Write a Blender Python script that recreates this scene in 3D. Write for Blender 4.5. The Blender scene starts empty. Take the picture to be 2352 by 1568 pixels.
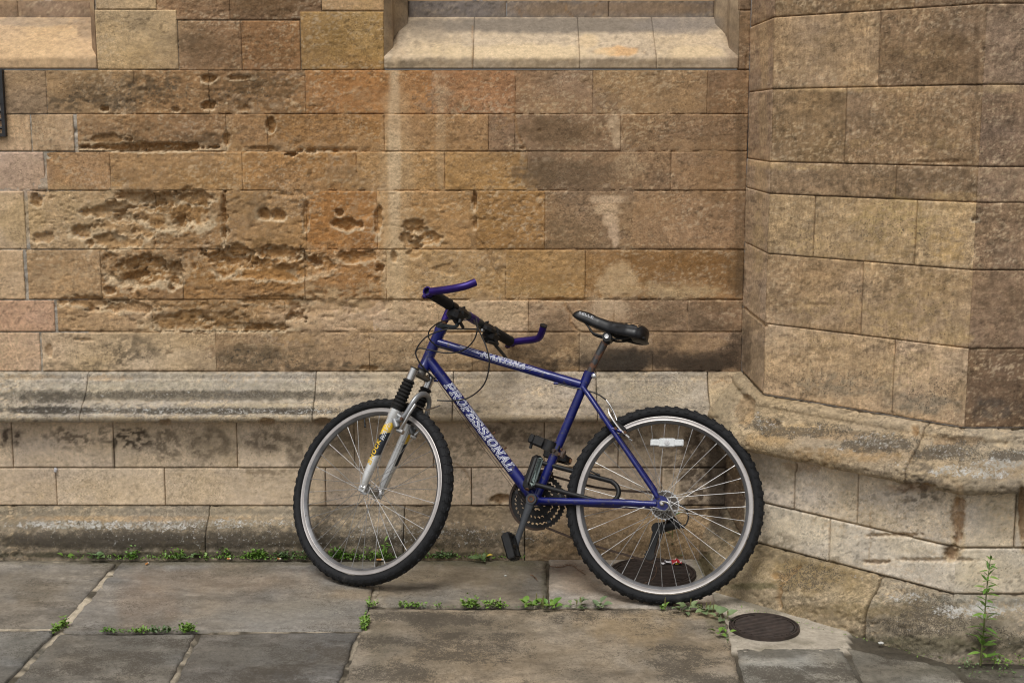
import bpy, bmesh, math, random
import numpy as np
from mathutils import Vector, Matrix
random.seed(7)
sc = bpy.context.scene
COL = sc.collection

# ------------------------------------------------------------------ camera, world, sun, exposure
F, H, CD = 3100.0, 1.6, 5.022            # focal length in photo pixels, eye height, distance to the wall plane (y = 0)
PIT = math.atan(499/3100.0)
cp, sp = math.cos(PIT), math.sin(PIT)
cam_d = bpy.data.cameras.new('camera'); cam = bpy.data.objects.new('camera', cam_d); COL.objects.link(cam)
cam_d.sensor_width = 36.0; cam_d.lens = F/2352*36.0; cam_d.clip_start = 0.05; cam_d.clip_end = 2000
cam.location = (0, -CD, H); cam.rotation_euler = (math.pi/2-PIT, 0, 0)
sc.camera = cam
SUN_EL, SUN_AZ = math.radians(62), math.radians(206)      # azimuth clockwise from +Y
w = bpy.data.worlds.new('World'); sc.world = w; w.use_nodes = True
nt = w.node_tree; nt.nodes.clear()
out = nt.nodes.new('ShaderNodeOutputWorld'); bg = nt.nodes.new('ShaderNodeBackground')
sky = nt.nodes.new('ShaderNodeTexSky'); sky.sky_type = 'NISHITA'; sky.sun_disc = False
sky.sun_elevation = SUN_EL; sky.sun_rotation = SUN_AZ; sky.dust_density = 5.0; sky.air_density = 1.0; sky.ozone_density = 1.0
hs = nt.nodes.new('ShaderNodeHueSaturation'); hs.inputs['Saturation'].default_value = 0.12   # overcast sky
nt.links.new(sky.outputs[0], hs.inputs['Color']); nt.links.new(hs.outputs[0], bg.inputs['Color'])
bg.inputs['Strength'].default_value = 0.128
nt.links.new(bg.outputs[0], out.inputs[0])
sd = bpy.data.lights.new('sun', 'SUN'); sun = bpy.data.objects.new('sun', sd); COL.objects.link(sun)
sd.energy = 1.45; sd.angle = math.radians(22); sd.color = (1.0, 0.97, 0.925)
sdir = Vector((math.sin(SUN_AZ)*math.cos(SUN_EL), math.cos(SUN_AZ)*math.cos(SUN_EL), math.sin(SUN_EL)))
sun.rotation_euler = sdir.to_track_quat('Z', 'Y').to_euler()
sun.location = sdir*8
vs = sc.view_settings; vs.view_transform = 'Standard'; vs.look = 'None'; vs.gamma = 1.0; vs.use_curve_mapping = False
vs.exposure = 0.0
sc.cycles.filter_width = 1.15
sc.cycles.use_denoising = True

# ------------------------------------------------------------------ measuring helpers
CAM = np.array([0, -CD, H])
def ray(u, v):
    xc = (u-1176)/F; yc = (784-v)/F
    return np.array([xc, cp+yc*sp, -sp+yc*cp])
def on_y(u, v, y=0.0):
    r = ray(u, v); t = (y+CD)/r[1]; return CAM+t*r
def on_z(u, v, z=0.0):
    r = ray(u, v); t = (z-H)/r[2]; return CAM+t*r
def proj(P):
    d = np.asarray(P)-CAM
    zc = d[..., 1]*cp-d[..., 2]*sp; yc = d[..., 1]*sp+d[..., 2]*cp
    return 1176+F*d[..., 0]/zc, 784-F*yc/zc
def lin(c):
    c = np.asarray(c, float)/255.0
    return np.where(c <= 0.04045, c/12.92, ((c+0.055)/1.055)**2.4)

# ------------------------------------------------------------------ numpy noise
def _h(ix, iy, seed):
    n = (ix.astype(np.int64)*374761393+iy.astype(np.int64)*668265263+seed*974711) & 0xffffffff
    n = ((n ^ (n >> 13))*1274126177) & 0xffffffff
    n = n ^ (n >> 16)
    return (n & 0xffffff)/float(0xffffff)
def vnoise(x, y, seed=0):
    ix = np.floor(x); iy = np.floor(y); fx = x-ix; fy = y-iy
    fx = fx*fx*(3-2*fx); fy = fy*fy*(3-2*fy)
    a = _h(ix, iy, seed); b = _h(ix+1, iy, seed); c = _h(ix, iy+1, seed); d = _h(ix+1, iy+1, seed)
    return (a*(1-fx)+b*fx)*(1-fy)+(c*(1-fx)+d*fx)*fy
def fbm(x, y, o=4, seed=0, g=0.5):
    s = 0; a = 1; t = 0
    for i in range(o):
        s = s+a*vnoise(x*2**i+17.3*i, y*2**i-9.1*i, seed+i*31); t += a; a *= g
    return s/t
def sst(a, b, x):
    t = np.clip((x-a)/(b-a), 0, 1); return t*t*(3-2*t)

# ------------------------------------------------------------------ node materials
def new_mat(name):
    m = bpy.data.materials.new(name); m.use_nodes = True
    return m, m.node_tree, m.node_tree.nodes['Principled BSDF']
def N(t, typ, **kw):
    n = t.nodes.new(typ)
    for k, v in kw.items(): setattr(n, k, v)
    return n
def stone_material(name, grain=0.18, bump=0.45, rough=0.92, bed=0.10, pore=0.5):
    m, t, b = new_mat(name); L = t.links.new
    geo = N(t, 'ShaderNodeNewGeometry')
    col = N(t, 'ShaderNodeAttribute', attribute_name='Col'); msk = N(t, 'ShaderNodeAttribute', attribute_name='Msk')
    sep = N(t, 'ShaderNodeSeparateColor'); L(msk.outputs['Color'], sep.inputs[0])
    def noise(scale, detail=3, rgh=0.6, vec=None):
        n = N(t, 'ShaderNodeTexNoise'); n.inputs['Scale'].default_value = scale; n.inputs['Detail'].default_value = detail
        n.inputs['Roughness'].default_value = rgh; L(vec or geo.outputs['Position'], n.inputs['Vector']); return n
    def mapr(src, a, b_, c, d):
        r = N(t, 'ShaderNodeMapRange'); r.inputs[1].default_value = a; r.inputs[2].default_value = b_
        r.inputs[3].default_value = c; r.inputs[4].default_value = d; L(src, r.inputs[0]); return r.outputs[0]
    def math_(op, a, b_):
        n = N(t, 'ShaderNodeMath', operation=op)
        for i, v in enumerate((a, b_)):
            if isinstance(v, (int, float)): n.inputs[i].default_value = v
            else: L(v, n.inputs[i])
        return n.outputs[0]
    def mul_col(c, fac):
        mx = N(t, 'ShaderNodeVectorMath', operation='SCALE'); L(c, mx.inputs[0]); L(fac, mx.inputs['Scale']); return mx.outputs[0]
    def mix(fac, a, bcol):
        mx = N(t, 'ShaderNodeMix', data_type='RGBA'); L(fac, mx.inputs[0]); L(a, mx.inputs[6])
        if isinstance(bcol, tuple): mx.inputs[7].default_value = (*bcol, 1)
        else: L(bcol, mx.inputs[7])
        return mx.outputs[2]
    mp = N(t, 'ShaderNodeMapping'); mp.inputs['Scale'].default_value = (11, 11, 46); mp.inputs['Rotation'].default_value = (0, 0.07, 0)
    L(geo.outputs['Position'], mp.inputs[0])
    mt = N(t, 'ShaderNodeMapping'); mt.inputs['Rotation'].default_value = (0, math.radians(-28), 0); mt.inputs['Scale'].default_value = (120, 120, 26)
    L(geo.outputs['Position'], mt.inputs[0])
    nlow = noise(4.5, 3, 0.6); gam = mapr(nlow.outputs[0], 0.38, 0.64, 0.25, 1.25); n1 = noise(235, 1, 0.6); n2 = noise(52, 4, 0.7); nb = noise(1.0, 4, 0.6, mp.outputs[0]); ntool = noise(1.0, 2, 0.5, mt.outputs[0])
    n3 = noise(64, 4, 0.72)
    ng = noise(118, 2, 0.6)
    f = math_('ADD', 1.0, math_('MULTIPLY', mapr(n1.outputs[0], 0.30, 0.70, -grain, grain), gam))
    f = math_('MULTIPLY', f, math_('SUBTRACT', 1.0, math_('MULTIPLY', gam, mapr(ng.outputs[0], 0.56, 0.66, 0.0, grain*1.3)))); f = math_('MULTIPLY', f, math_('ADD', 1.0, math_('MULTIPLY', gam, mapr(ng.outputs[0], 0.44, 0.34, 0.0, grain*1.1))))
    f2 = mapr(n2.outputs[0], 0.3, 0.7, 0.80, 1.20)
    fb = mapr(nb.outputs[0], 0.3, 0.7, 1-bed, 1+bed)
    ft = mapr(ntool.outputs[0], 0.3, 0.7, -0.13, 0.13)
    ft = math_('ADD', math_('MULTIPLY', ft, sep.outputs[2]), 1.0)
    f = math_('MULTIPLY', math_('MULTIPLY', f, f2), math_('MULTIPLY', fb, ft))
    c = mul_col(col.outputs['Color'], f)
    # small dark pores
    vo = N(t, 'ShaderNodeTexVoronoi'); vo.inputs['Scale'].default_value = 75; L(geo.outputs['Position'], vo.inputs['Vector'])
    po = mapr(vo.outputs['Distance'], 0.10, 0.22, 1, 0)
    po = math_('MULTIPLY', po, mapr(noise(9, 3).outputs[0], 0.5, 0.62, 0, pore))
    c = mix(po, c, (0.10, 0.075, 0.05))
    # dark crust, then pale lichen, both broken up far below the vertex spacing
    cr = math_('ADD', math_('MULTIPLY', n3.outputs[0], 0.45), math_('MULTIPLY', n1.outputs[0], 0.55))
    th = math_('SUBTRACT', 0.69, math_('MULTIPLY', sep.outputs[1], 0.38))
    d = math_('MULTIPLY', math_('SUBTRACT', cr, th), 12.0); dc = N(t, 'ShaderNodeClamp'); L(d, dc.inputs[0])
    c = mix(math_('MULTIPLY', dc.outputs[0], 0.78), c, (0.060, 0.050, 0.038))
    n4 = noise(70, 4, 0.7); n5 = noise(170, 2, 0.6)
    lr = math_('ADD', math_('MULTIPLY', n4.outputs[0], 0.6), math_('MULTIPLY', n5.outputs[0], 0.4))
    th = math_('SUBTRACT', 0.72, math_('MULTIPLY', sep.outputs[0], 0.32))
    d = math_('MULTIPLY', math_('SUBTRACT', lr, th), 10.0); dl = N(t, 'ShaderNodeClamp'); L(d, dl.inputs[0])
    lcol = mix(mapr(noise(20, 2).outputs[0], 0.4, 0.6, 0, 1), geo.outputs['Position'], (0.5, 0.5, 0.46))
    lm = N(t, 'ShaderNodeMix', data_type='RGBA'); L(mapr(noise(25, 2).outputs[0], 0.42, 0.6, 0, 1), lm.inputs[0])
    lm.inputs[6].default_value = (0.30, 0.285, 0.245, 1); lm.inputs[7].default_value = (0.47, 0.46, 0.43, 1)
    c = mix(math_('MULTIPLY', dl.outputs[0], 0.85), c, lm.outputs[2])
    L(c, b.inputs['Base Color'])
    b.inputs['Roughness'].default_value = rough; b.inputs['Specular IOR Level'].default_value = 0.25
    bs = math_('ADD', math_('MULTIPLY', n1.outputs[0], 0.5), math_('ADD', n3.outputs[0], math_('MULTIPLY', math_('MULTIPLY', ntool.outputs[0], sep.outputs[2]), 1.0)))
    bs = math_('SUBTRACT', bs, math_('MULTIPLY', po, 1.2)); bs = math_('ADD', bs, math_('MULTIPLY', dl.outputs[0], 0.25))
    bp = N(t, 'ShaderNodeBump'); bp.inputs['Strength'].default_value = bump; bp.inputs['Distance'].default_value = 0.004
    L(bs, bp.inputs['Height']); L(bp.outputs[0], b.inputs['Normal'])
    return m
M_STONE = stone_material('sandstone')
M_DRESS = stone_material('dressed_sandstone', grain=0.07, bump=0.22, bed=0.05, pore=.2)
M_ASHL = stone_material('lower_ashlar_stone', grain=0.11, bump=0.35, bed=0.04, pore=.5)
M_MOULD = stone_material('weathered_limestone', grain=0.20, bump=0.5, bed=0.06)
M_SLAB = stone_material('paving_stone', grain=0.16, bump=0.22, rough=0.8, bed=0.0, pore=0.35)

def flat_mat(name, rgb, rough=0.5, metal=0.0, var=0.12, scale=60, bump=0.0, second=None, thr=(0.55, 0.65), spec=0.5, coat=0.0, s2=30):
    m, t, b = new_mat(name); L = t.links.new
    tc = N(t, 'ShaderNodeTexCoord')
    n = N(t, 'ShaderNodeTexNoise'); n.inputs['Scale'].default_value = scale; n.inputs['Detail'].default_value = 4; L(tc.outputs['Object'], n.inputs['Vector'])
    r = N(t, 'ShaderNodeMapRange'); r.inputs[1].default_value = 0.3; r.inputs[2].default_value = 0.7; r.inputs[3].default_value = 1-var; r.inputs[4].default_value = 1+var
    L(n.outputs[0], r.inputs[0])
    s = N(t, 'ShaderNodeVectorMath', operation='SCALE'); s.inputs[0].default_value = rgb; L(r.outputs[0], s.inputs['Scale'])
    c = s.outputs[0]
    rg = N(t, 'ShaderNodeMapRange'); rg.inputs[3].default_value = max(0.03, rough-0.08); rg.inputs[4].default_value = min(1, rough+0.12); L(n.outputs[0], rg.inputs[0])
    ro = rg.outputs[0]
    if second:
        n2 = N(t, 'ShaderNodeTexNoise'); n2.inputs['Scale'].default_value = s2; n2.inputs['Detail'].default_value = 5; n2.inputs['Roughness'].default_value = 0.65; L(tc.outputs['Object'], n2.inputs['Vector'])
        r2 = N(t, 'ShaderNodeMapRange'); r2.inputs[1].default_value = thr[0]; r2.inputs[2].default_value = thr[1]; L(n2.outputs[0], r2.inputs[0])
        mx = N(t, 'ShaderNodeMix', data_type='RGBA'); L(r2.outputs[0], mx.inputs[0]); L(c, mx.inputs[6]); mx.inputs[7].default_value = (*second, 1); c = mx.outputs[2]
        mr = N(t, 'ShaderNodeMix', data_type='FLOAT'); L(r2.outputs[0], mr.inputs[0]); L(ro, mr.inputs[2]); mr.inputs[3].default_value = 0.85; ro = mr.outputs[0]
        mm = N(t, 'ShaderNodeMath', operation='MULTIPLY'); inv = N(t, 'ShaderNodeMath', operation='SUBTRACT'); inv.inputs[0].default_value = 1; L(r2.outputs[0], inv.inputs[1]); L(inv.outputs[0], mm.inputs[0]); mm.inputs[1].default_value = metal
        L(mm.outputs[0], b.inputs['Metallic'])
    else: b.inputs['Metallic'].default_value = metal
    L(c, b.inputs['Base Color']); L(ro, b.inputs['Roughness'])
    b.inputs['Specular IOR Level'].default_value = spec; b.inputs['Coat Weight'].default_value = coat
    if bump:
        bp = N(t, 'ShaderNodeBump'); bp.inputs['Strength'].default_value = bump; bp.inputs['Distance'].default_value = 0.002; L(n.outputs[0], bp.inputs['Height']); L(bp.outputs[0], b.inputs['Normal'])
    return m

# ------------------------------------------------------------------ object helpers
def tag(o, label=None, cat=None, group=None, kind=None):
    if label: o['label'] = label
    if cat: o['category'] = cat
    if group: o['group'] = group
    if kind: o['kind'] = kind
    return o
def empty(name, loc=(0, 0, 0), parent=None):
    o = bpy.data.objects.new(name, None); o.empty_display_size = 0.1; COL.objects.link(o)
    if parent: o.parent = parent
    o.location = loc
    return o
def np_mesh(name, V, Fq, mat, parent=None, col=None, msk=None, smooth=True):
    me = bpy.data.meshes.new(name); V = np.asarray(V, np.float32); Fq = np.asarray(Fq, np.int32)
    k = Fq.shape[1]
    me.vertices.add(len(V)); me.vertices.foreach_set('co', V.ravel())
    me.loops.add(Fq.size); me.loops.foreach_set('vertex_index', Fq.ravel())
    me.polygons.add(len(Fq)); me.polygons.foreach_set('loop_start', np.arange(0, Fq.size, k, dtype=np.int32))
    me.polygons.foreach_set('use_smooth', np.full(len(Fq), smooth))
    me.update(calc_edges=True)
    for nm, a in (('Col', col), ('Msk', msk)):
        if a is not None:
            at = me.attributes.new(nm, 'FLOAT_COLOR', 'POINT')
            at.data.foreach_set('color', np.c_[a, np.ones(len(a))].astype(np.float32).ravel())
    me.materials.append(mat)
    o = bpy.data.objects.new(name, me); COL.objects.link(o)
    if parent: o.parent = parent
    return o
def py_mesh(name, verts, faces, mat, parent=None, smooth=True):
    me = bpy.data.meshes.new(name); me.from_pydata([tuple(v) for v in verts], [], faces)
    if smooth: me.polygons.foreach_set('use_smooth', [True]*len(me.polygons))
    if isinstance(mat, (list, tuple)):
        for mm in mat: me.materials.append(mm)
    else: me.materials.append(mat)
    o = bpy.data.objects.new(name, me); COL.objects.link(o)
    if parent: o.parent = parent
    return o
class MB:
    """collects shapes that become ONE mesh"""
    def __init__(s): s.v = []; s.f = []; s.m = []; s.mi = 0
    def add(s, v, f):
        n = len(s.v); s.v += [tuple(float(c) for c in p) for p in v]; s.f += [tuple(i+n for i in q) for q in f]; s.m += [s.mi]*len(f)
    def tube(s, pts, r, seg=12, cap=True, flat=1.0, hollow=0):
        P = [Vector(p) for p in pts]; n = len(P)
        R = r if isinstance(r, (list, tuple)) else [r]*n
        T = [(P[min(i+1, n-1)]-P[max(i-1, 0)]).normalized() for i in range(n)]
        u = T[0].orthogonal().normalized(); V = []; Fc = []
        for i in range(n):
            u = (u-T[i]*u.dot(T[i])).normalized(); w_ = T[i].cross(u)
            for k in range(seg):
                a = 2*math.pi*k/seg; V.append(P[i]+(u*math.cos(a)+w_*math.sin(a)*flat)*R[i])
        for i in range(n-1):
            for k in range(seg):
                a, b_ = i*seg+k, i*seg+(k+1) % seg; Fc.append((a, b_, b_+seg, a+seg))
        if cap: Fc.append(tuple(range(seg-1, -1, -1))); Fc.append(tuple(range((n-1)*seg, n*seg)))
        s.add(V, Fc); return s
    def box(s, c, ax, ay, az, sx, sy, sz, bev=0.0):
        c = Vector(c); ax, ay, az = [Vector(q).normalized() for q in (ax, ay, az)]
        if bev <= 0:
            V = [c+ax*(sx/2*i)+ay*(sy/2*j)+az*(sz/2*k) for k in (-1, 1) for j in (-1, 1) for i in (-1, 1)]
            s.add(V, [(0, 2, 3, 1), (4, 5, 7, 6), (0, 1, 5, 4), (2, 6, 7, 3), (0, 4, 6, 2), (1, 3, 7, 5)])
        else:
            b = min(bev, sx/2.01, sy/2.01, sz/2.01); V = []; Fc = []
            lv = [(-sz/2, b), (-sz/2+b, 0), (sz/2-b, 0), (sz/2, b)]
            for z, ins in lv:
                X, Y = sx/2-ins, sy/2-ins
                for x, y in ((X-b, -Y), (X, -Y+b), (X, Y-b), (X-b, Y), (-X+b, Y), (-X, Y-b), (-X, -Y+b), (-X+b, -Y)):
                    V.append(c+ax*x+ay*y+az*z)
            for i in range(3):
                for k in range(8):
                    a, b2 = i*8+k, i*8+(k+1) % 8; Fc.append((a, b2, b2+8, a+8))
            Fc.append(tuple(range(7, -1, -1))); Fc.append(tuple(range(24, 32)))
            s.add(V, Fc)
        return s
    def lathe(s, c, axis, prof, seg=48, closed=False):
        c = Vector(c); a = Vector(axis).normalized(); u = a.orthogonal().normalized(); w_ = a.cross(u)
        V = []; Fc = []; n = len(prof)
        for k in range(seg):
            t = 2*math.pi*k/seg; d = u*math.cos(t)+w_*math.sin(t)
            for (r, h) in prof: V.append(c+d*r+a*h)
        m = n if closed else n-1
        for k in range(seg):
            k2 = (k+1) % seg
            for i in range(m):
                j = (i+1) % n; Fc.append((k*n+i, k2*n+i, k2*n+j, k*n+j))
        s.add(V, Fc); return s
    def build(s, name, mat, parent=None, smooth=True, angle=None):
        o = py_mesh(name, s.v, s.f, mat, parent, smooth)
        if any(s.m): o.data.polygons.foreach_set('material_index', s.m)
        if smooth: o.data.set_sharp_from_angle(angle=math.radians(angle or 42))
        return o
def catmull(pts, k=8):
    P = [Vector(p) for p in pts]; P = [P[0]*2-P[1]]+P+[P[-1]*2-P[-2]]; o = []
    for i in range(1, len(P)-2):
        for j in range(k):
            t = j/k; a, b, c, d = P[i-1], P[i], P[i+1], P[i+2]
            o.append(0.5*((2*b)+(c-a)*t+(2*a-5*b+4*c-d)*t*t+(3*b-a-3*c+d)*t**3))
    o.append(P[-2]); return o

# ------------------------------------------------------------------ wall surfaces: where stains, pits and cracks lie (wall positions measured off the photograph)
XI = 0.867                                  # plan: main wall y=-o | return x=XI-o | chamfer 45 degrees | bay front y=-0.978-o
def c_in(o): return np.stack([XI-o, -o], -1)
def c_ext(o): return np.stack([XI-o, -0.458-0.4142*o], -1)
def c_fr(o): return np.stack([1.387-0.4142*o, -0.978-o], -1)
def main_at(x): return lambda o: np.stack([np.full_like(o, x), -o], -1)
def front_at(x): return lambda o: np.stack([np.full_like(o, x), -0.978-o], -1)
def cham_at(t):                             # t metres along the chamfer from the outer corner
    k = t/0.7354
    return lambda o: np.stack([XI+0.52*k-0.7071*o, -0.458-0.52*k-0.7071*o], -1)
def ret_at(y): return lambda o: np.stack([XI-o, np.full_like(o, y)], -1)

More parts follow.
